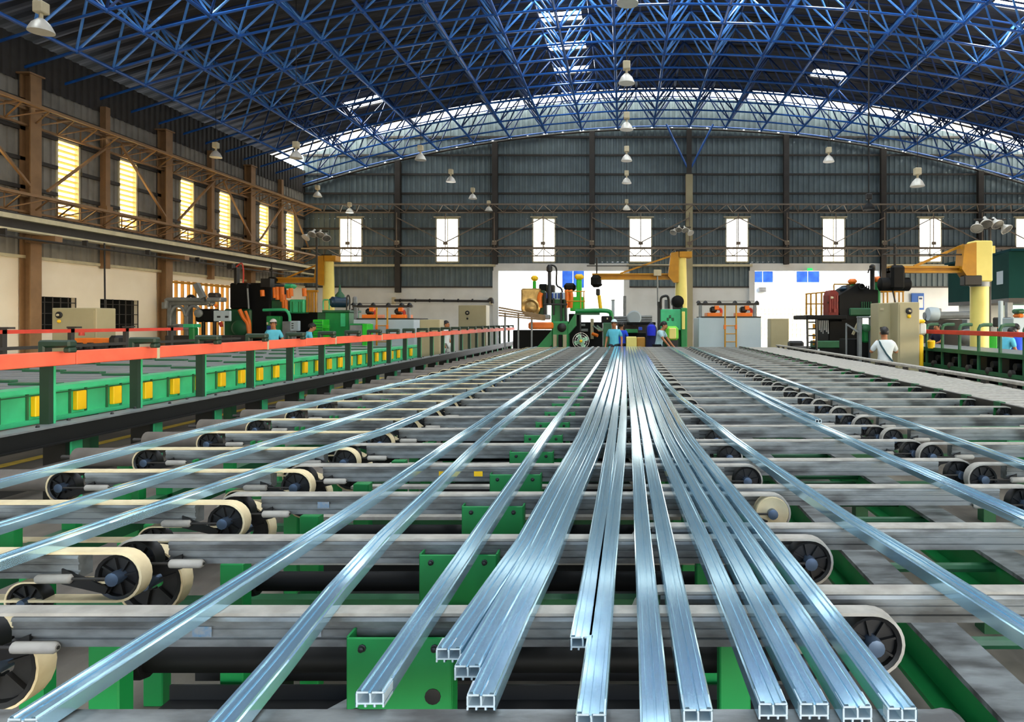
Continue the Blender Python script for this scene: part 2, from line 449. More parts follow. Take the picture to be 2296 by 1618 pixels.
# right wall (outside the view) and the open rear end's header
wr = struct('wall_right', loc=(XR, 0, 0))
toright = lambda u, hh, z: (XR - hh, u, z)
mb = MB(); corr(mb, YB, D, 5.0, 8.75, toright); mb.build('cladding_sheet', 'sheet', wr)
for k in range(9):     # piers between the open loading bays of the right side
    y = YB + .2 + 4.75*k
    MB().box(XR-.06, XR+.14, y, y+.6, 0, 5.0).build('plaster_panel', 'plaster', wr)
wb = struct('wall_back', loc=(0, YB, 0))
mb = MB(); corr(mb, XL, XR, 5.2, lambda u: zskin(u) - .02, lambda u, hh, z: (u, YB + hh, z)); mb.build('cladding_sheet', 'sheet', wb)
for a, b in ((XL, -9), (-.4, .4), (9, XR)): MB().box(a, b, YB-.1, YB+.06, 0, 5.2).build('plaster_panel', 'plaster', wb)
MB().box(XR+.2, XR+40, YB-30, D+40, -.25, -.05).build('yard_slab', 'concrete', fl)
MB().box(XL-40, XR+.2, YB-30, YB, -.25, -.05).build('yard_slab', 'concrete', fl)

# ceiling: curved corrugated roof with rooflights
ce = struct('ceiling', loc=(0, 0, 0))
GX = [-17.3 + .75*i for i in range(55)]
SKY = [(-2.3, y) for y in (24.6, 27.2, 29.8)] + [(-11.3, 29.7), (8.95, 29.7), (12.7, 22.0)]
SKY += [(-2.3, 24.6 - 2.6*k) for k in range(1, 12)] + [(9.7, 19.4 - 2.6*k) for k in range(0, 10)] + [(-11.3, 16.9 - 2.6*k) for k in range(0, 9)] + [(3.7, 22.0 - 2.6*k) for k in range(10)] + [(.7, 20.7 - 5.2*k) for k in range(5)] + [(6.7, 20.7 - 5.2*k) for k in range(5)]
STRIP = 32.55
ry = .13; nrow = int((STRIP - YB) / ry)
rows = [STRIP - ry*i for i in range(nrow+1)]
vs = []; fs = []; nx = len(GX)
def insky(x, y): return any(abs(x-a) < .75 and abs(y-b) < .39 for a, b in SKY)
for j, y in enumerate(rows):
    hh = .035 if (j // 2) % 2 else 0
    for x in GX: vs.append((x, y, zskin(x) + hh))
for j in range(nrow):
    for i in range(nx-1):
        if not insky((GX[i]+GX[i+1])/2, (rows[j]+rows[j+1])/2): fs.append((j*nx+i, j*nx+i+1, (j+1)*nx+i+1, (j+1)*nx+i))
MB().add(vs, fs).build('roof_sheeting', 'roofsheet', ce)
for (x, y) in SKY:
    mb = MB()
    for k in range(4):
        a = x - .76 + .38*k; b = a + .38
        mb.add([(a, y-.42, zskin(a)+.05), (b, y-.42, zskin(b)+.05), (b, y+.42, zskin(b)+.05), (a, y+.42, zskin(a)+.05)], [(0, 1, 2, 3)])
    mb.build('rooflight', 'roofpane', ce)
for i in range(nx-1):
    a, b = GX[i], GX[i+1]
    MB().add([(a+.01, STRIP, zskin(a)), (b-.01, STRIP, zskin(b)), (b-.01, D+.05, zskin(b)), (a+.01, D+.05, zskin(a))], [(0, 1, 2, 3)]).build('rooflight', 'pane', ce)
for y in [STRIP - 2.6*k for k in range(16)]:
    mb = MB(); mb.path([(x, y, zskin(x) - .1) for x in GX[::2]], .05, 4); mb.build('purlin', 'steel_dark', ce)

# ------------------------------------------------------------------ space frame of blue tubes
sf = thing('roof_space_frame', 'arched double-layer space frame of blue steel tubes under the whole roof', 'roof truss', (0, 0, 0))
LX = gx; LY = [D - .25 - 1.3*j for j in range(31)]
UX = [x + .89 for x in LX[:-1]]; UY = [y - .65 for y in LY[:-1]]
for x in LX:
    MB().tube((x, LY[0]+.2, zlow(x)), (x, LY[-1], zlow(x)), .052, 8).build('lower_chord', 'blue', sf, True)
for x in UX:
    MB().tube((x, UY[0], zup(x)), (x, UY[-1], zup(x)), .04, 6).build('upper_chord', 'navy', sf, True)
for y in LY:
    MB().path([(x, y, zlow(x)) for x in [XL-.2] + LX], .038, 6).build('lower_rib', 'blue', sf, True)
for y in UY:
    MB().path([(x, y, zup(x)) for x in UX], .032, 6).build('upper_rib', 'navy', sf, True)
webs = []
for i, ux in enumerate(UX):
    for j, uy in enumerate(UY):
        for (di, dj) in ((0, 0), (1, 0), (0, 1), (1, 1)):
            lx, ly = LX[i+di], LY[j+dj]
            webs.append(((ux, uy, zup(ux)), (lx, ly, zlow(lx))))
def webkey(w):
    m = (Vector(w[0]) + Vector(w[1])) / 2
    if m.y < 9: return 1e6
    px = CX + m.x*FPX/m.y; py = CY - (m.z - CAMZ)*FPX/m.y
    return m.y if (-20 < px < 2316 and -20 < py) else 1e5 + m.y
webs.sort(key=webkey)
for w in webs[:280]: MB().tube(w[0], w[1], .034, 6, caps=False).build('web_tube', 'bluelit', sf, True)
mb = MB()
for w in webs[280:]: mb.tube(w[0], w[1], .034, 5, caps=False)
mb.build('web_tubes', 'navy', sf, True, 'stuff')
# node balls near enough to see
nb = MB().ball((0, 0, 0), .075, n=8, m=5).build('node_ball', 'blue', sf, True, local=True)
nodes = [(x, y, zlow(x)) for y in LY for x in LX if y > 14]
nodes = [n for n in nodes if -10 < CX + n[0]*FPX/n[1] < 2306 and 0 < CY - (n[2]-CAMZ)*FPX/n[1]]
nodes.sort(key=lambda n: n[1])
nb.location = nodes[0]
for n in nodes[1:260]: cp(nb, sf, n)

# ------------------------------------------------------------------ steel frame along the walls
for k, x in enumerate(COLX):
    big = k == 3
    o = thing('steel_column', ['dark steel column at far wall, nearest the left corner', 'dark steel column left of the first bright doorway', 'dark steel column above the first bright doorway',
        'wide beige steel column between the two doorways', 'dark steel column above the second bright doorway', 'dark steel column right of the second doorway', 'dark steel column behind the right cream crane post'][k], 'column', (x, D-.2, 0), group='columns of the far wall')
    inside = any(a - .01 < x < b - .01 for a, b in DOORS) and not big
    z0 = 0 if big else (ZDOOR + .3 if inside else ZD - .25)
    zt = zlow(x) - .15
    m = 'steel_tan' if big else 'steel_dark'; w = .17 if big else .13
    zc = 8.9 if big else zt
    MB().box(x-w, x+w, D-.36, D-.33, z0, zc).build('flange', 'beige' if big else m, o)
    MB().box(x-.02, x+.02, D-.33, D-.16, z0, zc).build('web_plate', m, o)
    MB().box(x-w, x+w, D-.16, D-.13, z0, zc).build('flange', m, o)
    if big:
        MB().box(x-.12, x+.12, D-.36, D-.13, zc, zt).build('upper_post', 'steel_dark', o)
        for s in (-1, 1): MB().tube((x + s*.1, D-.3, 9.25), (x + s*1.15, D-.6, zlow(x)), .05, 8).build('roof_strut', 'blue', o)
    else:
        MB().box(x-.1, x+.1, D-.42, D-.36, 5.48, 5.62).build('gusset', 'steel_cream', o)
for k, y in enumerate(LCOL[1:7]):
    o = thing('steel_column', 'tan steel column on the left wall, %s from the far corner' % ORD[k], 'column', (XL+.2, y, 0), group='columns of the left wall')
    X0 = XL + .1
    MB().box(X0, X0+.03, y-.17, y+.17, 0, ZE).build('flange', 'steel_tan', o)
    MB().box(X0+.03, X0+.27, y-.02, y+.02, 0, ZE).build('web_plate', 'steel_tan', o)
    MB().box(X0+.27, X0+.30, y-.17, y+.17, 0, ZE).build('flange', 'steel_tan', o)
    MB().box(X0+.1, X0+.9, y-.12, y+.12, 3.72, 3.9).build('crane_bracket', 'steel_tan', o)
    MB().box(X0-.05, X0+.34, y-.24, y+.24, ZE, ZE+.04).build('cap_plate', 'steel_tan', o)
for k, y in enumerate([(a+b)/2 for a, b in zip(LCOL[:6], LCOL[1:7])]):
    o = thing('steel_post', 'slim tan intermediate post on the left wall, %s from the far corner' % ORD[k], 'post', (XL+.2, y, 3.2), group='posts of the left wall')
    MB().box(XL+.12, XL+.3, y-.09, y+.09, 3.25, ZE).build('post', 'steel_tan', o)
    MB().box(XL+.1, XL+.36, y-.12, y+.12, 5.0, 5.14).build('gusset', 'steel_tan', o)

def girder(name, label, pts, z, dep, out, mname, bays):
    """horizontal lattice girder lying out from a wall: pts = (start, end) along the wall, out = inward unit"""
    a, b = Vector(pts[0]), Vector(pts[1]); u = (b-a).normalized(); L = (b-a).length; out = Vector(out); up = Vector((0, 0, 1))
    o = thing(name, label, 'girder', tuple(a + up*z))
    A = lambda t, e, h: a + u*t + out*e + up*(z + h)
    MB().bar(A(0, .12, 0), A(L, .12, 0), .06, .06).build('chord', mname, o)
    MB().bar(A(0, dep, -.12), A(L, dep, -.12), .07, .07).build('chord', mname, o)
    MB().bar(A(0, .12, -.42), A(L, .12, -.42), .06, .06).build('chord', mname, o)
    n = int(L / .8); s = L / n
    for g0 in range(0, n, 6):
        mb = MB()
        for i in range(g0, min(n, g0+6)):
            mb.bar(A(i*s, .12, 0), A((i+.5)*s, dep, -.12), .03, .03); mb.bar(A((i+.5)*s, dep, -.12), A((i+1)*s, .12, 0), .03, .03)
            mb.bar(A(i*s, .12, -.42), A((i+.5)*s, dep, -.12), .03, .03); mb.bar(A((i+.5)*s, dep, -.12), A((i+1)*s, .12, -.42), .03, .03)
            mb.bar(A(i*s, .12, 0), A(i*s, .12, -.42), .025, .025)
        mb.build('lacing', mname, o, kind='stuff')
    return o
girder('wind_girder', 'upper lattice wind girder across the far wall above the windows', ((XL+.3, D-.1, 0), (XR, D-.1, 0)), 7.45, .75, (0, -1, 0), 'steel_grey', 0)
girder('wind_girder', 'lower lattice wind girder across the far wall at the window sills', ((XL+.3, D-.1, 0), (XR, D-.1, 0)), 5.3, .75, (0, -1, 0), 'steel_grey', 0)
girder('wind_girder', 'upper tan lattice girder along the left wall', ((XL+.1, 6, 0), (XL+.1, D-.4, 0)), 7.25, .95, (1, 0, 0), 'steel_tan', 0)
girder('wind_girder', 'lower tan lattice girder along the left wall just above the crane beam', ((XL+.1, 6, 0), (XL+.1, D-.4, 0)), 4.95, .95, (1, 0, 0), 'steel_tan', 0)
# zigzag braces between the girders
nodesx = sorted(COLX + WINX)
br = thing('wind_bracing', 'zigzag of thin tan braces across the far wall windows', 'bracing', (0, D-.5, 5.4))
for i, (a, b) in enumerate(zip(nodesx[:-1], nodesx[1:])):
    k = i % 4
    up0 = k in (0, 1)
    z0, z1 = (6.75, 5.52) if (i // 2) % 2 == 0 else (5.52, 6.75)
    MB().bar((a, D-.48, z0), (b, D-.48, z1), .05, .05).build('brace', 'steel_grey', br)
for x in nodesx:
    MB().bar((x, D-.45, 5.3), (x, D-.45, 7.0), .04, .04).build('brace', 'steel_grey', br)
    MB().box(x-.11, x+.11, D-.5, D-.47, 5.4, 5.56).build('gusset', 'steel_grey', br)
br = thing('wind_bracing', 'zigzag of tan braces along the left wall windows', 'bracing', (XL+.5, 20, 5))
ly = sorted(LCOL[:6] + [(a+b)/2 for a, b in zip(LCOL[:6], LCOL[1:7])])
for i, (a, b) in enumerate(zip(ly[:-1], ly[1:])):
    z0, z1 = (5.1, 7.0) if i % 2 == 0 else (7.0, 5.1)
    MB().bar((XL+.7, a, z1), (XL+.35, b, z0), .06, .06).build('brace', 'steel_tan', br)
# crane beam on the left wall
o = thing('crane_beam', 'long cream crane runway beam along the left wall', 'beam', (XL+.8, 20, 4.1))
MB().box(XL+.62, XL+.98, 2, D-.5, 4.18, 4.30).build('flange', 'steel_cream', o)
MB().box(XL+.79, XL+.81, 2, D-.5, 3.95, 4.18).build('web_plate', 'steel_dark', o)
MB().box(XL+.66, XL+.94, 2, D-.5, 3.90, 3.95).build('flange', 'steel_cream', o)
MB().box(XL+.77, XL+.83, 2, D-.5, 4.30, 4.36).build('crane_rail', 'steel_dark', o)
o = thing('conduit_pipe', 'grey conduit pipe under the left crane beam', 'pipe', (XL+1.05, 18, 3.7))
MB().tube((XL+1.0, 2, 3.72), (XL+1.0, D-1, 3.72), .03, 8).build('pipe', 'steel_dark', o)
for k in range(12): MB().box(XL+.9, XL+1.03, 4+2.5*k, 4.05+2.5*k, 3.7, 3.9).build('pipe_clip', 'steel_dark', o)

# ------------------------------------------------------------------ houses beyond the doorways
def house(label, x0, x1, y, h, wins, mname='plaster'):
    o = thing('white_building', label, 'building', ((x0+x1)/2, y, 0))
    MB().box(x0, x1, y, y+6, 0, h).build('wall', glow('sunlit render', '#fffaf0', .0) if False else mname, o)
    for (a, b, z0, z1, n) in wins:
        f = MB(); f.box(a-.06, b+.06, y-.05, y, z0-.06, z0); f.box(a-.06, b+.06, y-.05, y, z1, z1+.06)
        f.box(a-.06, a, y-.05, y, z0, z1); f.box(b, b+.06, y-.05, y, z0, z1); w = f.build('window', 'plaster', o)
        s = (b-a)/n
        for i in range(n): MB().box(a+s*i+.03, a+s*(i+1)-.03, y-.03, y-.01, z0, z1).build('pane', mat('blue window glass', '#102f6e', .3, 0, .4, 1.5, '#2a5590', spec=.2), w)
    return o
DH = 46.0
q = lambda x, y: P(x, y, DH)
def win(x0, y0, x1, y1, n): a = q(x0, y1); b = q(x1, y0); return (a.x, b.x, a.z, b.z, n)
h1 = house('white house with blue window seen through the first doorway', -14, 2.5, DH, 9, [win(1260, 605, 1310, 645, 2)])
h2 = house('white house with two pairs of blue windows through the second doorway', 6.5, 22, DH, 9, [win(1687, 608, 1733, 633, 2), win(1785, 608, 1837, 633, 2)])
o = thing('air_conditioner', 'grey air conditioner box on the white house below its window', 'air conditioner', tuple(q(1708, 650)))
a = q(1698, 655); b = q(1716, 644)
MB().bbox(a.x, b.x, DH-.45, DH-.02, a.z, b.z, .03).build('case', 'greym', o)
for k in range(5): MB().box(a.x+.05, b.x-.05, DH-.47, DH-.45, a.z+.04+k*.06, a.z+.07+k*.06).build('grille_slat', 'steel_dark', o)
# screen wall of pierced blocks in the yard
o = thing('screen_wall', 'orange pierced block wall at the foot of the white house', 'wall', (10, DH-3, 0))
x0 = P(1690, 0, DH-3).x; x1 = P(1850, 0, DH-3).x; zt = P(0, 690, DH-3).z
mb = MB(); nx_ = 18
for i in range(nx_+1): xx = x0 + (x1-x0)*i/nx_; mb.box(xx-.05, xx+.05, DH-3, DH-2.85, .6, zt)
mb.build('upright', 'strap', o, kind='stuff')
for k in range(7): zz = .6 + (zt-.6)*k/6; MB().box(x0, x1, DH-3.02, DH-2.83, zz-.05, zz+.05).build('course', 'strap', o)
MB().box(x0, x1, DH-3, DH-2.85, 0, .6).build('base', 'plaster', o)

# ================================================================== cooling table
ZT = .90; S = .6013
NST = 30
def belt_loop(mb, xa, xb, r, w, y, zc, th=.008, closed=True):
    """closed belt round two pulleys of radius r at xa, xb (centre height zc)"""
    ring = []
    for k in range(13): t = PI/2 - PI*k/12; ring.append((xb + math.cos(t), math.sin(t), xb))
    pts = []
    for k in range(13): t = PI/2 - PI*k/12; pts.append((xb, math.cos(t), math.sin(t)))
    for k in range(13): t = -PI/2 - PI*k/12; pts.append((xa, math.cos(t), math.sin(t)))
    vs = []; n = len(pts)
    for (cx, c, s) in pts:
        for rr in (r, r + th):
            for yy in (y - w/2, y + w/2): vs.append((cx + c*rr, yy, zc + s*rr))
    fs = []
    for i in range(n):
        j = (i+1) % n; a, b = 4*i, 4*j
        if not closed and i == 12: continue
        fs += [(a+2, b+2, b+3, a+3), (a, a+1, b+1, b), (a, b, b+2, a+2), (a+1, a+3, b+3, b+1)]
    mb.add(vs, fs)
def pulley_mesh(x, y, z, r, w, spokes=8):
    mb = MB()
    mb.lathe((x, y - w/2, z), (0, 1, 0), [(r*.86, .004), (r*.98, 0), (r*.98, w), (r*.86, w - .004), (r*.84, w*.5 + .006), (r*.3, w*.5 + .006), (r*.3, w*.5 - .006), (r*.84, w*.5 - .006)], 20, True)
    for k in range(spokes):
        t = 2*PI*(k + .3)/spokes
        u = Vector((math.cos(t), 0, math.sin(t))); v = Vector((-math.sin(t), 0, math.cos(t)))
        mb.obox(Vector((x, y, z)) + u*(r*.56), u, Vector((0, 1, 0)), v, r*.28, w*.36, .003)
    return mb
RP = .074
def conveyor(tagname, xa, xb, left_end, right_end, beltm, detail, y0):
    """belt conveyor in local coordinates: top of belt z = 0, front at -y"""
    o = thing('belt_conveyor', 'x', 'conveyor', (0, y0, ZT)); zc = -(RP + .008)
    ext = .12
    xa2 = xa + (ext if left_end else 0); xb2 = xb - (ext if right_end else 0)
    mb = MB(); prof = [(-.03, -.009), (.03, -.009), (.03, -.084), (-.03, -.084), (-.03, -.066), (-.022, -.064), (-.022, -.058), (-.03, -.056), (-.03, -.040), (-.026, -.038), (-.026, -.033), (-.03, -.031), (-.03, -.020), (-.034, -.018)]
    mb.prism([(p, q) for p, q in prof], 'x', xa2, xb2)
    mb.build('beam', 'alu', o, local=True)
    mb = MB(); belt_loop(mb, xa, xb, RP, .052, 0, zc, closed=(tagname == 'left')); mb.build('belt', beltm, o, True, local=True)
    for end, x, sgn in ((left_end, xa, 1), (right_end, xb, -1)):
        if not end: continue
        p = pulley_mesh(x, 0, zc, RP, .05, 8 if detail else 4).build('pulley', 'black', o, True, local=True)
        h = MB(); h.lathe((x, -.05, zc), (0, 1, 0), [(.011, 0), (.022, .002), (.022, .05), (.014, .05), (.014, .09)], 12); h.build('hub', 'hub', p, True, local=True)
        if detail:
            MB().prism([(x + sgn*.02, zc - .03), (x + sgn*.17, -.05), (x + sgn*.17, -.1), (x + sgn*.03, zc - .05)], 'y', -.036, -.028).build('side_plate', 'black', o, local=True)
            t = MB(); t.tube((x + sgn*.02, -.042, zc + .002), (x + sgn*.25, -.042, zc + .002), .005, 6); t.build('tension_rod', 'steel_dark', o, local=True)
            t = MB(); t.lathe((x + sgn*.13, -.042, zc + .002), (sgn, 0, 0), [(.008, 0), (.015, .006), (.015, .11), (.009, .118)], 10); t.build('tensioner', 'belt', o, True, local=True)
    return o
BANKS = [  # name, first depth, left pulley, right pulley, belts
    ('left', 1.641, -2.82, -1.65, 'beltc', 1),
    ('middle', 1.779, -1.69, .64, 'belt', 0),
    ('third', 1.919, .10, 1.82, 'belt', 0),
    ('right', 1.812, 1.89, 3.36, 'belt', 0)]
BANKNAME = {'left': 'grey conveyor with cream belt in the left bank', 'middle': 'long grey belt conveyor in the middle bank',
            'third': 'grey belt conveyor right of the wide profile group', 'right': 'grey belt conveyor in the rightmost bank'}
for (bn, d0, xa, xb, bm_, n0) in BANKS:
    for det in (True, False):
        rng = range(n0, 12) if det else range(12, NST + 1)
        proto = None
        for n in rng:
            lab = '%s, %s from the near end' % (BANKNAME[bn], ORD[n - n0])
            if proto is None:
                proto = conveyor(bn, xa, xb, bn != 'third', True, bm_, det, d0 + S*n); proto['label'] = lab; proto['group'] = 'belt conveyors of the cooling table'
            else:
                q = dup(proto, (0, d0 + S*n, ZT), None, lab)
                if bn == 'middle' and n == 2:      # one pulley was replaced by a plain cream wheel
                    q['label'] = 'long grey belt conveyor of the middle bank with a cream right wheel'
                    pu = [c for c in q.children if c.name.startswith('pulley')][-1]
                    w = MB(); zc = -(RP + .008)
                    w.lathe((.64, -.03, zc), (0, 1, 0), [(.0, .004), (.018, .0), (.02, .008), (.035, .012), (.06, .006), (.070, .0), (.073, .006), (.073, .055)], 24)
                    ob = w.build('tmp', 'beltc', None, True); pu.data = ob.data; bpy.data.objects.remove(ob)

# beam across the very front
o = thing('end_beam', 'flat grey beam across the front edge of the table', 'beam', (-.7, 1.305, .8))
MB().bbox(-2.2, .64, 1.27, 1.335, .80, .895, .006).build('beam', 'alu', o)
MB().lathe((.62, 1.27, .845), (0, 1, 0), [(.05, 0), (.05, .065)], 16).build('rounded_end', 'alu', o, True)

# green drive cover plates with bolts, one per middle conveyor
def plate(y0):
    o = thing('cover_plate', 'x', 'plate', (-.56, y0, ZT - .31))
    mb = MB(); mb.bbox(-.13, .13, -.008, .0, 0, .275, .003); mb.build('face', 'green', o, local=True)
    MB().box(-.132, -.126, 0, .05, 0, .275).build('side_fold', 'green', o, local=True)
    MB().box(.126, .132, 0, .05, 0, .275).build('side_fold', 'green', o, local=True)
    for (x, z) in ((-.09, .25), (.09, .25)):
        b = MB(); b.lathe((x, -.008, z), (0, -1, 0), [(.010, 0), (.010, .003), (.007, .004), (.007, .012), (.003, .014)], 8); b.build('bolt', 'black', o, True, local=True)
    for (x, z, r) in ((.085, .13, .02), (-.105, .09, .012)):
        b = MB(); b.lathe((x, -.008, z), (0, -1, 0), [(r, 0), (r, .002), (r*.6, .003)], 12); b.build('knob', 'black', o, True, local=True)
    return o
pp = None
for n in range(NST + 1):
    lab = 'green bolted cover plate under the profiles, %s from the near end' % ORD[n]
    if pp is None: pp = plate(1.70); pp['label'] = lab; pp['group'] = 'green cover plates'
    else: dup(pp, (-.56, 1.70 + S*n, ZT - .31), None, lab)

# green bolted plates under the rightmost bank
def rplate(y0):
    o = thing('side_plate', 'x', 'plate', (3.0, y0, ZT - .17))
    MB().bbox(-.5, .42, 0, .03, 0, .14, .003).build('face', 'green', o, local=True)
    for x in (-.38, -.1, .18, .33):
        b = MB(); b.lathe((x, 0, .08), (0, -1, 0), [(.012, 0), (.012, .008)], 8); b.build('bolt', 'black', o, local=True)
    MB().bbox(.2, .3, -.012, -.002, .09, .15, .003).build('latch', 'black', o, local=True)
    return o
pp = None
for n in range(0, NST + 1):
    lab = 'green bolted plate between the right conveyors, %s from the near end' % ORD[n]
    if pp is None: pp = rplate(2.03 + S*n); pp['label'] = lab; pp['group'] = 'green plates of the right bank'
    else: dup(pp, (3.0, 2.03 + S*n, ZT - .17), None, lab)

# pale slat bed along the right edge, with its rails
o = thing('slat_bed', 'pale bed of close-set flat slats along the right table edge', 'slat bed', (3.9, 10, ZT))
sl = MB().bbox(-.47, .49, -.07, .07, -.05, -.005, .004).build('slat', 'belt', o, local=True)
k = 0
y = 2.6
while y < 20.0:
    if k == 0: sl.location = (.02, y - 10, 0)
    else: cp(sl, o, (.02 + random.uniform(-.03, .03), y - 10, 0))
    y += S/3; k += 1
o = thing('edge_rail', 'pale grey rail with dark notches along the right table edge', 'rail', (4.5, 10, ZT))
MB().bbox(4.48, 4.60, 1.5, 20.2, ZT+.02, ZT+.06, .005).build('top_rail', 'belt', o)
MB().box(4.50, 4.58, 1.5, 20.2, ZT-.15, ZT-.03).build('lower_rail', 'alu', o)
ps = MB().box(-.045, .0, -.06, .06, -.13, .018).build('notch_block', 'black', o, local=True); ps.location = (.02, 1.9 - 10, 0)
for n in range(1, NST+1): cp(ps, o, (.02, 1.9 + S*n - 10, 0))
for n in range(0, NST, 3): MB().box(4.50, 4.58, 1.9+S*n, 1.98+S*n, 0, ZT-.15).build('leg', 'greend', o)
o = thing('inner_rail', 'thin dark rail on the inner side of the slat bed', 'rail', (3.42, 10, ZT))
MB().box(3.395, 3.43, 1.5, 20.2, ZT-.06, ZT+.012).build('rail', 'steel_dark', o)
for n in range(1, NST): MB().box(3.385, 3.44, 1.95+S*n, 2.05+S*n, ZT-.04, ZT+.02).build('clip', 'greend', o)

# frame under the table
o = thing('table_frame', 'green steel frame with beams and legs under the cooling table', 'frame', (0, 10, 0))
for x in (1.23, 1.95):
    MB().box(x-.09, x+.09, 1.2, 20, .43, .45).build('beam_flange', 'alu', o)
    MB().box(x-.012, x+.012, 1.2, 20, .23, .43).build('beam_web', 'green', o)
    MB().box(x-.09, x+.09, 1.2, 20, .21, .23).build('beam_flange', 'green', o)
for k in range(16): MB().tube((1.24, 1.9+.42*k, .36), (1.94, 1.9+.42*k, .36), .025, 8).build('rung', 'greend', o, True)
for x in (1.23, 1.95, 3.0):
    for n in range(0, 10): MB().box(x-.05, x+.05, 1.6+2*n, 1.7+2*n, 0, .21).build('foot', 'greend', o)
MB().box(2.95, 3.05, 1.3, 20, .55, .72).build('long_beam', 'green', o)
MB().box(-2.46, -2.40, 1.3, 20, .62, .74).build('long_beam', 'greend', o)
leg = MB().bbox(-.042, .042, -.03, .03, 0, .78, .004).build('leg', 'green', o, local=True)
spots = [(x, 1.875 + S*n) for n in range(NST) for x in (-1.41, .30)] + [(-2.02, 2.35 + S*n) for n in range(NST)] + [(-2.55, 2.35 + S*2*n) for n in range(15)]
leg.location = (spots[0][0], spots[0][1] - 10, 0)
for (x, y) in spots[1:]: cp(leg, o, (x, y - 10, 0))
fk = MB(); fk.box(-.03, .03, -.02, .02, -.1, .015); fk.box(-.03, -.016, -.02, .02, .015, .05); fk.box(.016, .03, -.02, .02, .015, .05)
fork = fk.build('fork', 'green', o, local=True); fork.location = (-2.43, 1.8 - 10, .81)
for n in range(1, 58): cp(fork, o, (-2.43, 1.8 + S/2*n - 10, .81))
for n in range(14): MB().box(-1.6, .6, 1.62+S*2*n, 1.68+S*2*n, .42, .5).build('cross_beam', 'greend', o)
MB().bar((-1.65, 1.55, .2), (-.75, 2.35, .42), .09, .03).build('diagonal', 'alu', o)
MB().bar((-1.63, 1.53, .15), (-.73, 2.33, .37), .02, .09).build('diagonal', 'green', o)
for n in range(16): MB().box(-3.3, 3.4, 2.1+S*2*n, 2.16+S*2*n, .26, .30).build('cross_beam', 'greend', o)

# black trays added to darken the space under the middle bank
def tray(y0):
    o = thing('shade_tray', 'x', 'tray', (-.45, y0, .31))
    MB().box(-1.15, 1.1, 0, .45, 0, .01).build('tray_floor', 'black', o, local=True)
    for (a, b, c, e) in ((-1.15, 1.1, -.008, .0), (-1.15, 1.1, .45, .458)): MB().box(a, b, c, e, 0, .06).build('tray_lip', 'black', o, local=True)
    for x in (-1.0, .95): MB().box(x-.02, x+.02, .25, .4, -.31, 0).build('tray_leg', 'black', o, local=True)
    return o
pp = None
for n in range(0, 12):
    lab = 'added black shade tray under the middle bank, %s from the near end' % ORD[n]
    if pp is None: pp = tray(1.95); pp['label'] = lab; pp['group'] = 'added shade trays under the table'
    else: dup(pp, (-.45, 1.95 + S*n, .31), None, lab)
# tags and paint marks on single beams
BLUEP = mat('blue paint mark', '#4a7ea6', .6, 0, .9, 45, '#8e9393')
MID = sorted([o for o in bpy.data.objects if o.name.startswith('belt_conveyor') and 'middle bank' in o.get('label', '')], key=lambda o: o.location.y)
for (n, x, w, m) in ((0, -1.08, .05, BLUEP), (0, -.79, .03, BLUEP), (2, -1.3, .05, BLUEP), (3, -.76, .045, 'yellow'), (3, -.95, .03, 'yellow'), (3, .14, .05, 'yellow')):
    MB().box(x-w/2, x+w/2, -.0350, -.0335, -.056, -.030).build('paint_mark' if m is BLUEP else 'tag', m, MID[n], local=True)

# drive shafts, drums and lower idlers
def shaft(y0):
    o = thing('drive_shaft', 'x', 'shaft', (-.5, y0, .66))
    MB().tube((-1.0, 0, 0), (1.15, 0, 0), .036, 12).build('shaft', 'blackm', o, True, local=True)
    for x in (-.95, .1, 1.0):
        MB().lathe((x, 0, 0), (1, 0, 0), [(.05, 0), (.055, .01), (.055, .05), (.05, .06)], 12).build('collar', 'black', o, True, local=True)
    MB().box(-1.05, 1.15, .06, .12, .04, .055).build('tray', 'belt', o, local=True)
    return o
pp = None
for n in range(0, 14):
    lab = 'black drive shaft below the middle bank, %s from the near end' % ORD[n]
    if pp is None: pp = shaft(2.0); pp['label'] = lab; pp['group'] = 'drive shafts under the table'
    else: dup(pp, (-.5, 2.0 + S*n, .66), None, lab)
def drum(y0):
    o = thing('drive_drum', 'x', 'drum', (-1.70, y0, .715))
    pulley_mesh(0, 0, 0, .115, .06, 6).build('drum', 'rubber', o, True, local=True)
    MB().lathe((0, -.03, 0), (0, 1, 0), [(.114, 0), (.121, 0), (.121, .06), (.114, .06)], 24, True).build('belt', 'beltc', o, True, local=True)
    MB().lathe((0, -.06, 0), (0, 1, 0), [(.02, 0), (.02, .12)], 10).build('hub', 'hub', o, True, local=True)
    return o
pp = None
for n in range(0, 14):
    lab = 'large cream-rimmed drum under the left pulleys, %s from the near end' % ORD[n]
    if pp is None: pp = drum(1.87); pp['label'] = lab; pp['group'] = 'drive drums under the pulleys'
    else: dup(pp, (-1.70, 1.87 + S*n, .715), None, lab)
def idler(y0):
    o = thing('idler_pulley', 'x', 'pulley', (-1.95, y0, .735))
    w = pulley_mesh(0, 0, 0, .062, .045, 8).build('wheel', 'black', o, True, local=True)
    MB().lathe((0, -.04, 0), (0, 1, 0), [(.014, 0), (.014, .08)], 10).build('hub', 'hub', w, True, local=True)
    mb = MB(); vs = []
    n = 14
    for k in range(n+1):
        t = PI/2 + PI*.9*k/n
        for rr in (.062, .068):
            for yy in (-.024, .024): vs.append((math.cos(t)*rr, yy, math.sin(t)*rr))
    for rr in (.062, .068):
        pass
    fs = []
    for i in range(n):
        a, b = 4*i, 4*i+4
        fs += [(a+2, b+2, b+3, a+3), (a, a+1, b+1, b), (a, b, b+2, a+2), (a+1, a+3, b+3, b+1)]
    mb.add(vs, fs); mb.box(0, .27, -.024, .024, .062, .068); mb.build('belt', 'beltc', o, True, local=True)
    return o
pp = None
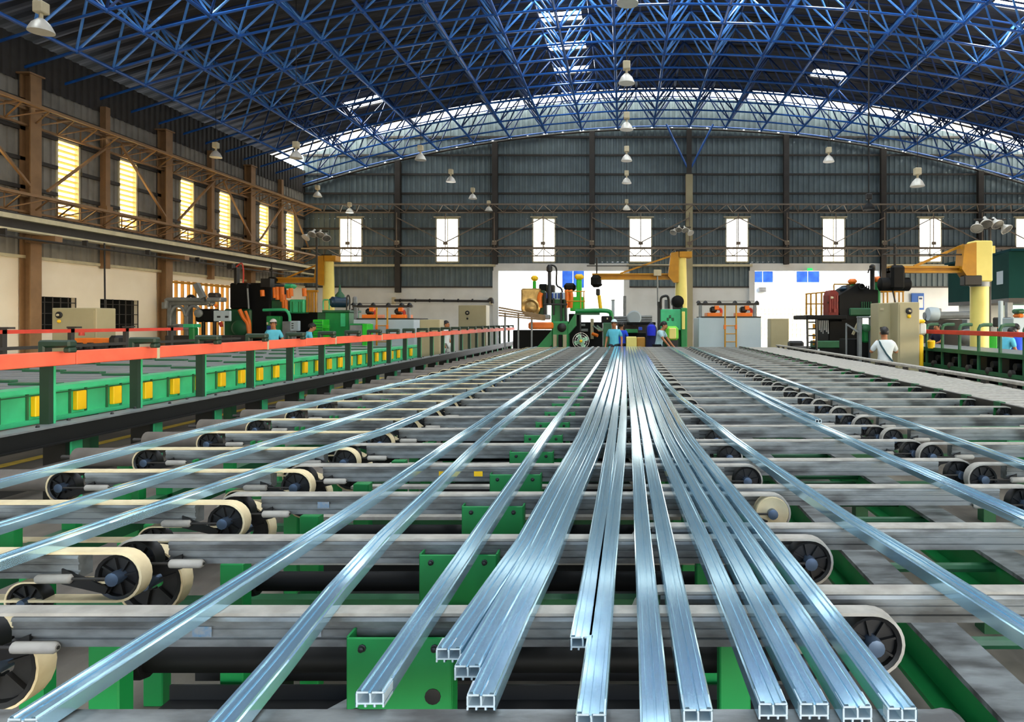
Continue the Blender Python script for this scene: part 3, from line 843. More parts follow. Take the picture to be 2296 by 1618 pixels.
for n in range(1, 13):
    lab = 'small spoked idler pulley under the left bank, %s from the near end' % ORD[n - 1]
    if pp is None: pp = idler(1.641 + S*n); pp['label'] = lab; pp['group'] = 'idler pulleys under the left bank'
    else: dup(pp, (-1.95, 1.641 + S*n, .735), None, lab)
def roller(y0):
    o = thing('roller', 'x', 'roller', (-3.12, y0, ZT - .07))
    MB().lathe((-.2, 0, 0), (1, 0, 0), [(.03, 0), (.055, .01), (.055, .40), (.03, .41)], 14).build('drum', 'roller', o, True, local=True)
    MB().tube((-.28, 0, 0), (.3, 0, 0), .012, 6).build('axle', 'steel_dark', o, True, local=True)
    return o
pp = None
for n in range(2, NST):
    lab = 'brown grey roller at the left table edge, %s from the near end' % ORD[n - 2]
    if pp is None: pp = roller(1.72 + S*n); pp['label'] = lab; pp['group'] = 'rollers at the left table edge'
    else: dup(pp, (-3.12, 1.72 + S*n, ZT - .07), None, lab)
o = thing('edge_beam', 'dark beam carrying the rollers at the left table edge', 'beam', (-3.38, 10, .7))
MB().box(-3.42, -3.34, 2.2, 19.6, .70, .80).build('beam', 'steel_dark', o)
for n in range(0, 9): MB().box(-3.42, -3.34, 2.6+2*n, 2.68+2*n, 0, .70).build('leg', 'green', o)

# ------------------------------------------------------------------ aluminium profiles lying on the belts
HP = .715   # eye above the upper face of the profiles
PW, PH = .056, .034
SEC = [(-.5, .0), (-.46, .0), (-.44, .16), (-.22, .16), (-.2, 0), (-.12, 0), (-.1, .16), (.1, .16), (.12, 0), (.2, 0), (.22, .16), (.44, .16), (.46, 0), (.5, 0), (.5, .82), (.44, .88), (.42, 1.0), (.30, 1.0), (.28, .9), (.05, .9), (.04, .8), (-.04, .8), (-.05, .9), (-.28, .9), (-.30, 1.0), (-.42, 1.0), (-.44, .88), (-.5, .82)]
def catmull(pts, y):
    if y <= pts[0][1]: i = 0
    elif y >= pts[-1][1]: i = len(pts) - 2
    else: i = max(k for k in range(len(pts)-1) if pts[k][1] <= y)
    (x0, y0), (x1, y1) = pts[i], pts[i+1]; t = (y - y0) / (y1 - y0)
    if t < 0: 
        return x0 + (x1 - x0)/(y1 - y0)*(y - y0)
    if t > 1: return x1
    return x0 + (x1 - x0) * (t*t*(3 - 2*t)*.35 + t*.65)
def profile(label, pts, near, far=19.6, w=PW, h=PH, zoff=0.0, twist=0.0):
    """pts = [(x, depth)]"""
    o = thing('aluminium_profile', label, 'profile', (catmull(pts, near), near, ZT + .001 + zoff), group='aluminium profiles on the cooling table')
    ys = []; y = near; st = .35
    while y < far: ys.append(y); y += st; st = min(1.2, st*1.12)
    ys.append(far)
    vs = []; n = len(SEC)
    for k, y in enumerate(ys):
        x = catmull(pts, y); dx = (catmull(pts, y + .05) - catmull(pts, y - .05)) / .1
        c = 1/math.sqrt(1+dx*dx); a = twist * max(0, 1 - (y - near)/2.5)
        j = random.uniform(-.0012, .0012)
        for (u, v) in SEC:
            uu, vv = u*w, v*h
            if a: vv += abs(0) ; uu, vv = uu*math.cos(a) - vv*math.sin(a), uu*math.sin(a) + vv*math.cos(a) + abs(math.sin(a))*w*.5
            vs.append((x + uu*c + j, y - uu*dx*c, ZT + .001 + zoff + vv))
    fs = []
    for k in range(len(ys)-1):
        for i in range(n): fs.append((k*n+i, k*n+(i+1) % n, (k+1)*n+(i+1) % n, (k+1)*n+i))
    fs.append(tuple(range((len(ys)-1)*n, len(ys)*n)))
    mb = MB().add(vs, fs); mb.build('bar', 'mill', o, False)
    c = MB(); x0 = catmull(pts, near); zz = ZT + .001 + zoff; t = .0035; y0, y1 = near - .0005, near + .05
    if not twist:
        for (a, b, e, f) in ((-.49, -.05, .895*h - t, .895*h), (.05, .49, .895*h - t, .895*h), (-.05, .05, .795*h - t, .795*h), (-.5, .5, .16*h, .16*h + t)): c.box(x0 + a*w + .001, x0 + b*w - .001, y0, y1, zz + e, zz + f)
        for u in (-.49, -.02, .43): c.box(x0 + u*w, x0 + u*w + t, y0, y1, zz + .16*h + t, zz + (.795*h if u == -.02 else .88*h) - t)
        for u in (-.49, -.19, .13, .43): c.box(x0 + u*w, x0 + u*w + t, y0, y1, zz, zz + .16*h)
        c.build('cut_end', 'cut', o)
    return o
g = lambda x, y: ((x - CX)*HP/(y - CY), FPX*HP/(y - CY))
def gp(*a): return sorted([g(*p) for p in a], key=lambda p: p[1])
FAR = {7: -.25}
profile('outermost left profile, crossing beside the dark roller edge', gp((0, 1075), (500, 948), (1000, 833)) , 1.7)
profile('pale blue flat profile, second from the left table edge', gp((0, 1172), (550, 1004), (800, 930)) + [(-1.95, 12)], 1.7)
profile('third profile from the left, ribbed, running off the left frame', gp((0, 1248), (640, 1030), (890, 950)) + [(-1.58, 9), (-1.58, 15)], 1.7)
profile('smooth profile whose cut end reaches the bottom left corner', gp((55, 1603), (800, 1131), (1054, 960)) + [(-.98, 10), (-.9, 16)], 1.235)
profile('profile running off the bottom edge beside the nearest green plate', gp((510, 1600), (834, 1220), (1107, 960)) + [(-.82, 10), (-.74, 16)], 1.1)
profile('single profile ending in front of the nearest green cover plate', gp((830, 1545), (1233, 960)) + [(-.46, 10), (-.42, 16)], 1.325)
trio = ['left profile of the close-set group of three', 'middle profile of the close-set group of three', 'right and longest profile of the close-set group of three']
profile(trio[0], gp((1005, 1450), (1177, 1204)) + [(-.268, 4.56), (-.255, 8)], 1.50)
profile(trio[1], gp((1047, 1490), (1212, 1204)) + [(-.205, 4.56), (-.19, 8)], 1.425)
profile(trio[2], gp((1078, 1552), (1248, 1204)) + [(-.142, 4.56), (-.125, 8)], 1.315)
profile('shorter profile tucked behind the one left of centre', gp((1306, 1425)) + [(-.077, 4.56), (-.06, 8)], 1.555)
profile('profile ending at the bottom edge just left of centre line', gp((1325, 1595)) + [(-.010, 4.56), (.005, 8)], 1.25)
profile('plain profile running off the bottom edge under the centre line', gp((1470, 1600)) + [(.072, 4.56), (.07, 8)], 1.1)
profile('profile right of the centre line, first of five splayed ends', gp((1565, 1585)) + [(.135, 4.56), (.135, 8)], 1.265)
profile('second of the five splayed profile ends right of centre', gp((1735, 1575)) + [(.20, 4.56), (.20, 8)], 1.285)
profile('third of the five splayed profile ends right of centre', gp((1825, 1570)) + [(.266, 4.56), (.265, 8)], 1.285)
profile('fourth of the five splayed profile ends right of centre', gp((1925, 1582)) + [(.332, 4.56), (.33, 8)], 1.275)
profile('outermost of the five splayed profile ends right of centre', gp((2025, 1585)) + [(.397, 4.56), (.395, 8)], 1.27)
profile('lone profile slanting to the right frame across the third bank', gp((2296, 1405), (1810, 1100), (1640, 980)) + [(.50, 7), (.46, 10)], 1.3, h=.04)
profile('twisted profile running to the right frame', gp((2296, 1155), (1893, 976), (1747, 913)) + [(1.26, 12)], 1.6, twist=.5)
profile('thin profile lying beside the twisted one on the right', [(1.45, 4), (1.36, 7), (1.33, 12)], 5.0, w=.045)
profile('rightmost profile, over the pulleys of the right bank', gp((2296, 1035), (2067, 955), (1810, 868)) + [(1.90, 14)], 1.6)

# ================================================================== run-out line on the left
XA = -5.0
o = thing('support_rail', 'long black rail with bolts in front of the green run-out table', 'rail', (XA, 10, .7))
MB().box(XA-.10, XA+.10, 1.5, 31, .735, .75).build('top_flange', 'greym', o)
MB().box(XA+.02, XA+.06, 1.5, 31, .60, .735).build('rail_web', 'black', o)
MB().box(XA-.10, XA+.10, 1.5, 31, .585, .60).build('bottom_flange', 'black', o)
bolt = MB().lathe((0, 0, 0), (0, 0, 1), [(.016, 0), (.016, .012), (.009, .02)], 6).build('bolt', 'black', o, local=True); bolt.location = (.03, 2.0-10, .05)
for k in range(1, 44): cp(bolt, o, (.03 if k % 2 else -.05, 2.0+.42*k-10, .05))
lp = MB(); lp.box(-.20, .0, -.07, .07, 0, .585)
leg = lp.build('leg', 'black', o, local=True)  # green leg painted black: its shaded front is put into the colour
gp_ = MB().box(.0, .02, -.02, .10, 0, .585).build('leg_lit_side', 'greenl', o, local=True)  # light green stands for the lit right side of the leg
for n in range(25):
    y = 4.0 + 1.086*n
    if n == 0: leg.location = (0, y-10, -.7); gp_.location = (0, y-10, -.7)
    else: cp(leg, o, (0, y-10, -.7)); cp(gp_, o, (0, y-10, -.7))
# posts with hooked arms
def hpost():
    o = thing('hooked_post', 'x', 'post', (XA-.06, 0, .75))
    MB().box(-.05, .03, -.035, .035, 0, .52).build('post', 'postg', o, local=True)  # shade on the green post is put into this darker colour
    MB().box(.03, .036, .015, .035, .0, .52).build('lit_edge', 'greenl', o, local=True)  # paler green strip paints the light along the right edge
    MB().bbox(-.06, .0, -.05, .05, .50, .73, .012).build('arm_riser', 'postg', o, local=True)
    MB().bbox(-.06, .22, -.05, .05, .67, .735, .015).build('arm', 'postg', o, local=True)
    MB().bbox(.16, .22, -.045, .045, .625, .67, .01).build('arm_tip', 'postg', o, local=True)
    return o
pp = None
for n in range(24):
    lab = 'dark green hooked post holding the red rail, %s from the near end' % ORD[n]
    y = 4.91 + 1.086*n
    if pp is None: pp = hpost(); pp.location = (XA-.06, y, .75); pp['label'] = lab; pp['group'] = 'hooked posts of the red rail'
    else: dup(pp, (XA-.06, y, .75), None, lab)
o = thing('red_rail', 'long orange red guide rail of jointed blocks on the left', 'rail', (XA, 10, 1.26))
for n in range(26):
    a = 1.7 + 1.113*n
    MB().bbox(XA-.01, XA+.06, a+.004, a+1.109, 1.262, 1.385, .006).build('block', 'red', o)
    if n % 2 == 0: MB().box(XA-.014, XA+.064, a+1.06, a+1.10, 1.258, 1.389).build('strap', 'strap', o)

# green run-out table
XG = -5.5
o = thing('runout_table', 'light green run-out table with yellow blocks on its side', 'conveyor table', (XG, 10, .7))
MB().box(XG-.06, XG, 1.5, 18.1, .74, 1.0).build('side_panel', 'greenl', o)
MB().box(XG-.14, XG+.06, 1.5, 18.1, .70, .74).build('bottom_flange', 'greenl', o)
MB().box(XG-.14, XG+.06, 1.5, 18.1, .985, 1.03).build('top_flange', 'greenl', o)
MB().box(XG-.02, XG+.02, 1.5, 18.1, .955, .965).build('shadow_lip', 'greend', o)
yb = MB().bbox(0, .05, -.06, .06, .765, .955, .006).build('yellow_block', 'yellow', o, local=True)
rb = MB().box(0, .012, -.012, .012, .74, .985).build('rib', 'greend', o, local=True)
for n in range(33):
    y = 2.02 + .484*n
    if n == 0: yb.location = (0, y-10, -.7); rb.location = (0, y-.1-10, -.7)
    else: cp(yb, o, (0, y-10, -.7)); cp(rb, o, (0, y-.1-10, -.7))
    cp(rb, o, (0, y+.1-10, -.7))
sl = MB().bbox(-3.9, -.16, -.12, .12, .98, 1.0, .004).build('top_slat', 'greym', o, local=True); sl.location = (0, 1.7-10, -.7)
for n in range(1, 54): cp(sl, o, (0, 1.7+.31*n-10, -.7))
gb = MB().bbox(-.25, .25, -.05, .05, 1.0, 1.025, .005).build('green_bar', 'greend', o, local=True); gb.location = (-.5, 2-10, -.7)
for n in range(1, 52): cp(gb, o, (-.5 - .75*(n % 4), 2+.31*n-10, -.7))
for n in range(7):
    for x in (-.2, -3.7): MB().box(XG+x-.06, XG+x+.06, 2+2.6*n, 2.12+2.6*n, 0, .98 if x < -1 else .7).build('leg', 'greend', o)
# second red rail further back
XB = -9.6
o = thing('guard_rail', 'thin red rail on dark posts behind the run-out table', 'rail', (XB, 10, 1.2))
MB().box(XB-.03, XB+.03, 3, 14.8, 1.455, 1.515).build('rail', 'redd', o)
MB().box(XB-.05, XB+.05, 3, 17, 1.20, 1.25).build('lower_rail', 'steel_dark', o)
for n in range(9):
    MB().box(XB-.03, XB+.03, 4+1.3*n, 4.08+1.3*n, 0, 1.56).build('post', 'steel_dark', o)
    MB().box(XB-.03, XB+.14, 3.98+1.3*n, 4.1+1.3*n, 1.53, 1.56).build('hook', 'steel_dark', o)

# ================================================================== pixel helper for the machines further back
def B(o, name, m, x0, y0, x1, y1, d, dep=.3, ground=False, bev=.01):
    a = P(x0, y1, d); b = P(x1, y0, d)
    z0 = 0 if ground else a.z
    mb = MB(); mb.bbox(a.x, b.x, d, d+dep, z0, b.z, bev); return mb.build(name, m, o)
def T(o, name, m, pts, r, smooth=True, n=8):
    """tube through pixel points (x, y, d)"""
    ps = [P(*p) for p in pts]; mb = MB()
    mb.path(ps, r, n) if len(ps) > 2 else mb.tube(ps[0], ps[1], r, n)
    return mb.build(name, m, o, smooth)
def base(x, d): p = P(x, 720, d); return (p.x, d, 0)
def curve(pts, k=4):
    out = []
    for i in range(len(pts)-1):
        p0 = pts[max(i-1, 0)]; p1 = pts[i]; p2 = pts[i+1]; p3 = pts[min(i+2, len(pts)-1)]
        for j in range(k):
            t = j/k; out.append(tuple(.5*((2*p1[c]) + (-p0[c]+p2[c])*t + (2*p0[c]-5*p1[c]+4*p2[c]-p3[c])*t*t + (-p0[c]+3*p1[c]-3*p2[c]+p3[c])*t**3) for c in range(3)))
    return out + [tuple(pts[-1])]

# beige electric cabinets
def cabinet(label, x0, y0, x1, y1, d, dep, dial=None, dial2=None, fan_side=False):
    o = thing('control_cabinet', label, 'cabinet', base((x0+x1)/2, d))
    a = P(x0, y1, d); b = P(x1, y0, d)
    MB().bbox(a.x, b.x, d, d+dep, .06, b.z, .015).build('body', 'beige', o)
    MB().box(a.x+.03, b.x-.03, d+.03, d+dep-.03, 0, .06).build('plinth', 'steel_dark', o)
    MB().box(a.x+.04, b.x-.04, d-.012, d, .12, b.z-.05).build('door', 'beige', o)
    if dial:
        p = P(dial[0], dial[1], d-.012)
        MB().lathe(p, (0, -1, 0), [(dial[2], 0), (dial[2], .02), (dial[2]*.8, .03), (dial[2]*.3, .03), (dial[2]*.25, .05)], 20).build('switch_dial', 'black', o, True)
        MB().lathe((p.x, p.y-.03, p.z), (0, -1, 0), [(dial[2]*.32, 0), (dial[2]*.3, .03)], 12).build('switch_knob', 'strap', o, True)
    if dial2:
        p = P(dial2[0], dial2[1], d-.012)
        MB().lathe(p, (0, -1, 0), [(dial2[2], 0), (dial2[2], .02), (dial2[2]*.5, .04)], 14).build('push_knob', dial2[3], o, True)
    return o
cabinet('wide beige cabinet in front of the barred windows', 116, 690, 216, 775, 14.2, .55, (133, 706, .07), (133, 720, .035, 'yellow'))
cabinet('low plain beige cabinet right of the left grey furnace', 941, 716, 986, 800, 21.0, .5)
cabinet('tall beige cabinet with round switch left of the first doorway', 1028, 684, 1090, 800, 28.0, .7, (1048, 701, .09), (1048, 714, .04, 'black'))
cabinet('beige cabinet beyond the right grey furnace', 1727, 714, 1769, 790, 24.0, .5)
o = cabinet('large dirty beige cabinet with yellow switch beside the white-shirted man', 2013, 677, 2062, 840, 14.6, .9, (2038, 697, .07), (2038, 709, .04, 'yellow'))
a = P(1970, 840, 15.0); b = P(2013, 679, 15.0)
MB().bbox(a.x, b.x-.01, 15.0, 15.5, 0, b.z, .01).build('side_section', 'beige', o)
for k, yy in enumerate((690, 733, 745)): MB().box(P(1973, 0, 15).x, P(1981, 0, 15).x, 14.985, 15, P(0, yy+5, 15).z, P(0, yy, 15).z).build('side_plate', 'strap' if k == 0 else 'steel_dark', o)
MB().box(P(2000, 0, 15).x, P(2004, 0, 15).x, 14.97, 15, .1, b.z-.04).build('door_edge', 'strap', o)

# grey furnaces with a ladder and a bell rail
def furnace(label, x0, x1, yt, d, lx0, lx1, ftop):
    o = thing('box_furnace', label, 'furnace', base((x0+x1)/2, d)); w = x1-x0
    B(o, 'body', 'greybox', x0, yt, x1, 800, d, 1.6, True, .02)
    B(o, 'top_lip', 'steel_dark', x0+w*.05, yt-3, x1, yt, d, 1.6)
    for (a, b, m) in ((.14, .38, 'orange'), (.62, .86, 'orange')):
        B(o, 'burner_tray', m, x0+w*a, yt-11, x0+w*b, yt-3, d+.1, .8)
        B(o, 'burner_motor', 'black', x0+w*(a+.05), yt-25, x0+w*(a+.16), yt-11, d+.3, .35, False, .06)
        B(o, 'motor_cap', 'orange', x0+w*(a+.12), yt-27, x0+w*(a+.19), yt-18, d+.25, .2)
        T(o, 'air_duct', 'redd', curve([(x0+w*(a+.16), yt-20, d+.4), (x0+w*(a+.22), yt-18, d+.4), (x0+w*(a+.22), yt-8, d+.4)]), .05)
    for x in (x0+w*.03, x1-w*.1): B(o, 'frame_post', 'greym', x-3, ftop+6, x+4, yt, d+.3, .12)
    B(o, 'frame_beam', 'steel_dark', x0-w*.02, ftop+4, x1-w*.03, ftop+9, d+.3, .12)
    for k, t in enumerate((0, .11, .33, .58, .8, .93)):
        p = P(x0+w*t, ftop+4, d+.36)
        MB().lathe(p, (0, 0, 1), [(.09, 0), (.05, .06), (.03, .08)], 10).build('bell', 'black', o, True)
    p0 = P(x0, ftop, d+.36); p1 = P(x1-w*.05, ftop, d+.36); MB().tube(p0, p1, .008, 6).build('bell_wire', 'steel_dark', o)
    for x in (lx0, lx1): B(o, 'ladder_side', 'craneo', x-1.6, ftop+9, x+1.6, 800, d-.12, .05, True)
    for y in (730, 748, 766): B(o, 'ladder_rung', 'craneo', lx0, y-1, lx1, y+1, d-.11, .03)
    for x in (lx0, lx1): B(o, 'ladder_clamp', 'orange', x-3, 728, x+2, 738, d-.14, .06)
    return o
furnace('grey box furnace with orange ladder left of the first doorway', 792, 928, 716, 22.0, 844, 868, 680)
furnace('pale grey box furnace with yellow ladder between the two doorways', 1566, 1707, 712, 23.0, 1626, 1651, 675)

# jib cranes
def jib(label, cx, w, ytop, d, arm_y, arm_h, arm_x, side, hoist=True, tiey=None, square=False, ybox=None):
    o = thing('jib_crane', label, 'crane', base(cx, d)); r = w*d/FPX/2
    top = P(cx, ytop, d)
    if square:
        zs = P(0, 632, d).z
        MB().bbox(top.x-r, top.x+r, d-r, d+r, zs, top.z, .03).build('head_case', 'craney', o)
        MB().lathe((top.x, d, 0), (0, 0, 1), [(r*1.35, 0), (r*1.35, .05), (r*.98, .06), (r*.98, zs)], 20).build('mast', 'craney', o, True)
        MB().lathe((top.x, d, zs-.12), (0, 0, 1), [(r*1.05, 0), (r*1.05, .12)], 20).build('slip_ring', 'greym', o, True)
        MB().box(top.x+r, top.x+r+.12, d-.1, d+.1, top.z-.3, top.z-.12).build('head_lug', 'craney', o)
        MB().bbox(top.x-r-.28, top.x-r*.3, d-r-.05, d-r+.2, zs-.1, zs+.15, .02).build('motor', 'black', o)
        MB().path([(top.x-r-.02, d-.1, arm), (top.x-r-.5, d-.1, arm)], .01, 4) if False else None
    else:
        MB().lathe((top.x, d, 0), (0, 0, 1), [(r*1.5, 0), (r*1.5, .05), (r*1.05, .06), (r*1.05, 2.6), (r*.9, top.z-.25)], 20).build('mast', 'craney', o, True)
        MB().bbox(top.x-r*.4, top.x+r*1.8, d-r*1.2, d+r*1.2, top.z-.28, top.z-.05, .02).build('bearing_cap', 'craneo', o)
        MB().bbox(top.x-r*1.0, top.x+r*1.0, d-r*.9, d+r*.9, top.z-.05, top.z+.01, .01).build('cap_plate', 'black', o)
    ya = P(0, arm_y, d).z; ha = arm_h*d/FPX; xa = P(arm_x, 0, d).x; xr = top.x - r*(1.0 if square else .6)
    yb = P(0, ybox or arm_y+arm_h+12, d).z
    MB().prism([(xr+.02, top.z-.05), (xr-r*1.2, top.z-.1), (xr-r*1.7 if not square else xr-r*1.5, ya-ha*.5), (xr-r*.7, yb), (xr+.02, yb)], 'y', d-r*1.15, d+r*.6).build('slew_bracket', 'craneo', o)
    xr -= r*1.0
    MB().box(xa, xr, d-.12, d+.12, ya-.05, ya).build('arm_flange', 'craneo', o)
    MB().box(xa, xr, d-.03, d+.03, ya-ha+.05, ya-.05).build('arm_web', 'craneo', o)
    MB().box(xa, xr, d-.12, d+.12, ya-ha, ya-ha+.05).build('arm_flange', 'craneo', o)
    zt = P(0, tiey or ytop+10, d).z
    MB().bar((xr+.05, d, zt), (xa + (xr-xa)*.35, d, ya), .06, .06).build('tie_rod', 'craneo', o)
    MB().tube((xr, d-.15, ya+.28), (xa-.2, d-.15, ya+.28), .02, 6).build('cable_rail', 'steel_dark', o)
    if hoist:
        h = MB(); h.bbox(xa+.0, xa+.34, d-.22, d+.22, ya-ha-.42, ya+.02, .06); hh = h.build('hoist_body', 'blackm', o)
        MB().lathe((xa-.25, d, ya-ha-.28), (1, 0, 0), [(.1, 0), (.17, .04), (.17, .75), (.1, .8)], 14).build('hoist_drum', 'blackm', hh, True)
        MB().tube((xa+.1, d, ya-ha-.4), (xa+.22, d, ya-ha-.95), .02, 6).build('hoist_rope', 'black', hh)
        MB().bbox(xa+.1, xa+.32, d-.1, d+.1, ya-ha-1.15, ya-ha-.75, .03).build('hook_block', 'blackm', hh)
        MB().tube((xa+.12, d-.1, ya), (xa+.12, d-.1, ya+.55), .03, 6).build('current_pickup', 'black', hh)
    return o
jib('cream jib crane in the left rear corner', 737, 24, 571, 28.0, 622, 12, 605, -1, True, 590, ybox=640)
jib('cream jib crane at the wide column, black hoist above the centre press', 1527, 26, 562, 26.0, 613, 14, 1328, -1, False, 572, ybox=634)
jib('large cream jib crane on the right with black hoist', 2196, 40, 541, 17.0, 597, 15, 1992, -1, True, 549, True, 628)
o = thing('chain_hoist', 'black chain hoist hanging from the centre crane arm end', 'hoist', tuple(P(1340, 640, 26)))
B(o, 'hoist_body', 'blackm', 1324, 616, 1348, 643, 25.8, .5, False, .1)
B(o, 'hoist_drum', 'blackm', 1335, 633, 1350, 641, 25.7, .4, False, .08)
B(o, 'hook_block', 'black', 1336, 647, 1345, 662, 25.9, .25, False, .03)
T(o, 'rope', 'black', [(1338, 616, 26), (1338, 578, 26)], .03)
T(o, 'load_strap', 'yellow', [(1343, 662, 25.9), (1347, 694, 25.9)], .07)
o = thing('lamp_bracket', 'small white box with a drop cord on the centre crane arm', 'switch box', tuple(P(1474, 610, 25.6)))
B(o, 'case', 'strap', 1466, 604, 1483, 618, 25.7, .2)
T(o, 'drop_cord', 'greym', [(1474, 618, 25.75), (1475, 685, 25.75)], .03)

# ================================================================== centre press
BR = mat('bronze plate', '#c9a667', .3, .7, .7, 3, '#3a3020')
d = 23.0
o = thing('extrusion_press', 'bright green press with yellow column caps in the first doorway', 'press', base(1250, d))
for (x0, x1, yc, yb) in ((1190, 1205, 617, 660), (1288, 1308, 614, 668)):
    B(o, 'column_cap', 'yellow', x0, yc, x1, yc+12, d, .3, False, .06)
    B(o, 'column', 'greenb', x0+4, yc+12, x1-4, yb, d+.05, .2, False, .03)
p = P(1188, 668, d)
q_ = B(o, 'heat_shield', BR, 1168, 646, 1212, 696, d-.1, .5, False, .05)
MB().lathe(P(1190, 690, d-.12), (0, -1, 0), [(.32, 0), (.32, .05), (.27, .08), (.2, .05), (.05, .1)], 20).build('end_ring', BR, q_, True)
MB().lathe(P(1232, 680, d-.1), (0, 0, 1), [(.1, 0), (.1, .5), (.06, .55), (.06, 1.05), (.1, 1.08), (.1, 1.22), (.05, 1.3)], 12).build('ram_cylinder', 'black', o, True)
B(o, 'ram_block', 'black', 1224, 638, 1243, 660, d-.1, .4, False, .03)
T(o, 'ram_hose', 'black', curve([(1234, 594, d), (1243, 596, d), (1248, 606, d), (1248, 638, d), (1260, 650, d), (1262, 690, d)]), .03)
sg = B(o, 'name_board', 'greybox', 1221, 655, 1267, 671, d-.15, .08)
for k, x in enumerate((1224, 1231, 1237, 1244, 1251, 1258)): B(sg, 'letter_block', mat('sign blue', '#123f8c', .5, 0, 0), x, 657, x+4, 669, d-.17, .02)
B(o, 'body', 'green', 1236, 671, 1268, 724, d, .9)
B(o, 'body_left', 'greend', 1206, 650, 1222, 712, d+.1, .8)
B(o, 'body_right', 'greenb', 1278, 665, 1308, 697, d+.05, .8)
B(o, 'top_block', 'blackm', 1208, 636, 1226, 652, d+.1, .5, False, .04); B(o, 'top_block', 'blackm', 1264, 634, 1290, 652, d+.1, .5, False, .08)
for (x0, x1, y0, y1) in ((1219, 1225, 655, 708), (1239, 1243, 668, 706), (1256, 1260, 655, 720), (1266, 1270, 672, 722)): B(o, 'guide_bar', 'black', x0, y0, x1, y1, d-.2, .1)
B(o, 'guide_bar', 'black', 1218, 680, 1272, 684, d-.22, .1)
T(o, 'red_hose', 'orange', curve([(1214, 656, d-.1), (1210, 668, d-.1), (1211, 690, d-.1)]), .09)
for x in (1268, 1277): T(o, 'red_hose', 'orange', curve([(x+2, 650, d-.1), (x+4, 666, d-.12), (x+2, 690, d-.1)]), .07)
B(o, 'red_frame', 'redd', 1266, 650, 1284, 676, d+.02, .1)
for y in (653, 675): T(o, 'guard_pipe', 'craneo', [(1270, y, d-.3), (1312, y, d-.3)], .018)
for x in (1302, 1309): T(o, 'guard_pipe', 'craneo', [(x, 652, d-.3), (x, 694, d-.3)], .018)
T(o, 'swing_arm', 'green', curve([(1290, 697, d-.4), (1340, 696, d-.4), (1362, 697, d-.4), (1370, 703, d-.4), (1371, 724, d-.4)]), .075)
B(o, 'arm_web', 'greend', 1290, 699, 1345, 706, d-.38, .05)
B(o, 'pedestal', 'green', 1237, 720, 1274, 790, d-.3, .7, True, .04)
MB().lathe(P(1260, 734, d-.31), (0, -1, 0), [(.15, 0), (.15, .06), (.1, .1)], 18).build('pedestal_hub', 'black', o, True)
a = P(1185, 770, d-.2); b = P(1240, 738, d-.2)
MB().prism([(a.x, .15), (a.x, .45), (b.x, 1.4), (b.x, .9)], 'y', d-.25, d+.2).build('die_slide', 'green', o)
a = P(1272, 760, d); b = P(1292, 700, d)
MB().prism([(a.x-.2, .9), (a.x-.1, 1.3), (b.x, 1.95), (b.x, 1.5)], 'y', d-.25, d+.2).build('brace_plate', 'green', o)
B(o, 'tray', 'orange', 1184, 722, 1240, 738, d-.5, .5, False, .05)
B(o, 'shear_block', 'greym', 1212, 705, 1232, 716, d-.4, .4, False, .03)
B(o, 'lower_body', 'blackm', 1150, 740, 1235, 790, d+.2, 1.2, True)
B(o, 'rear_block', 'blackm', 1275, 703, 1300, 790, d+.3, .8, True)
for x0, m in ((1240, 'beige'), (1252, 'blackm'), (1262, 'beige')): B(o, 'valve', m, x0, 750, x0+8, 778, d-.45, .12)
o = thing('discharge_planks', 'brown timber planks sloping out of the centre press', 'planks', base(1170, 21.5))
for k in range(4):
    MB().bar(P(1118, 689+6*k, 22.0), P(1222, 708+3*k, 22.3), .22, .05).build('plank', mat('weathered plank', '#8a7355', .8, 0, .5, 4), o)
for x in (1130, 1160, 1190): B(o, 'trestle_leg', 'greym', x, 700, x+4, 790, 22.35, .06, True)

# hydraulic unit by the centre crane
d = 22.0
o = thing('hydraulic_unit', 'pale green hydraulic tank with black motor under the centre crane', 'hydraulic unit', base(1510, d))
B(o, 'tank', 'greenl', 1481, 693, 1530, 740, d, .9, False, .02)
B(o, 'tank_edge', 'green', 1527, 690, 1541, 800, d-.1, 1.0, True, .02)
B(o, 'rear_frame', 'greend', 1478, 740, 1530, 800, d+.3, .6, True)
MB().lathe(P(1519, 676, d+.2), (0, -1, 0), [(.08, -.4), (.2, -.38), (.2, .15), (.12, .18), (.05, .2)], 18).build('motor', 'blackm', o, True)
B(o, 'motor_foot', 'black', 1508, 684, 1531, 694, d+.1, .4)
T(o, 'pipe_loop', 'black', curve([(1482, 690, d), (1482, 670, d), (1488, 664, d), (1498, 666, d), (1500, 692, d)]), .04)
for x in (1492, 1496): T(o, 'pipe', 'greym', [(x, 692, d+.1), (x, 672, d+.1)], .03)
B(o, 'pipe_block', 'black', 1474, 676, 1484, 780, d+.1, .1)
B(o, 'gauge_strip', 'craney', 1529, 698, 1536, 738, d-.14, .05)
for (x, y) in ((1500, 706), (1506, 712), (1495, 712)): B(o, 'cover_slot', 'greend', x, y, x+5, y+7, d-.02, .03)
o = thing('green_motor', 'bright lime green ribbed motor case below the hydraulic tank', 'motor', base(1508, 21.4))
B(o, 'case', mat('lime paint', '#7fe03c', .45, 0, .15, 4), 1493, 731, 1522, 764, 21.4, .4, False, .08)
B(o, 'panel', 'craney', 1500, 735, 1516, 760, 21.37, .05, False, .03)
B(o, 'stand', 'black', 1496, 762, 1520, 800, 21.45, .3, True)
o = thing('yellow_crate', 'yellow steel crate behind the table end, left of the coat rack', 'crate', base(1427, 21.5))
B(o, 'front', 'craney', 1404, 755, 1428, 790, 21.5, .6, True, .02); B(o, 'side', 'craneo', 1428, 756, 1447, 790, 21.7, .4, True, .02)
o = thing('workbench', 'dark workbench with green top and machine parts behind the workers', 'workbench', base(1440, 26))
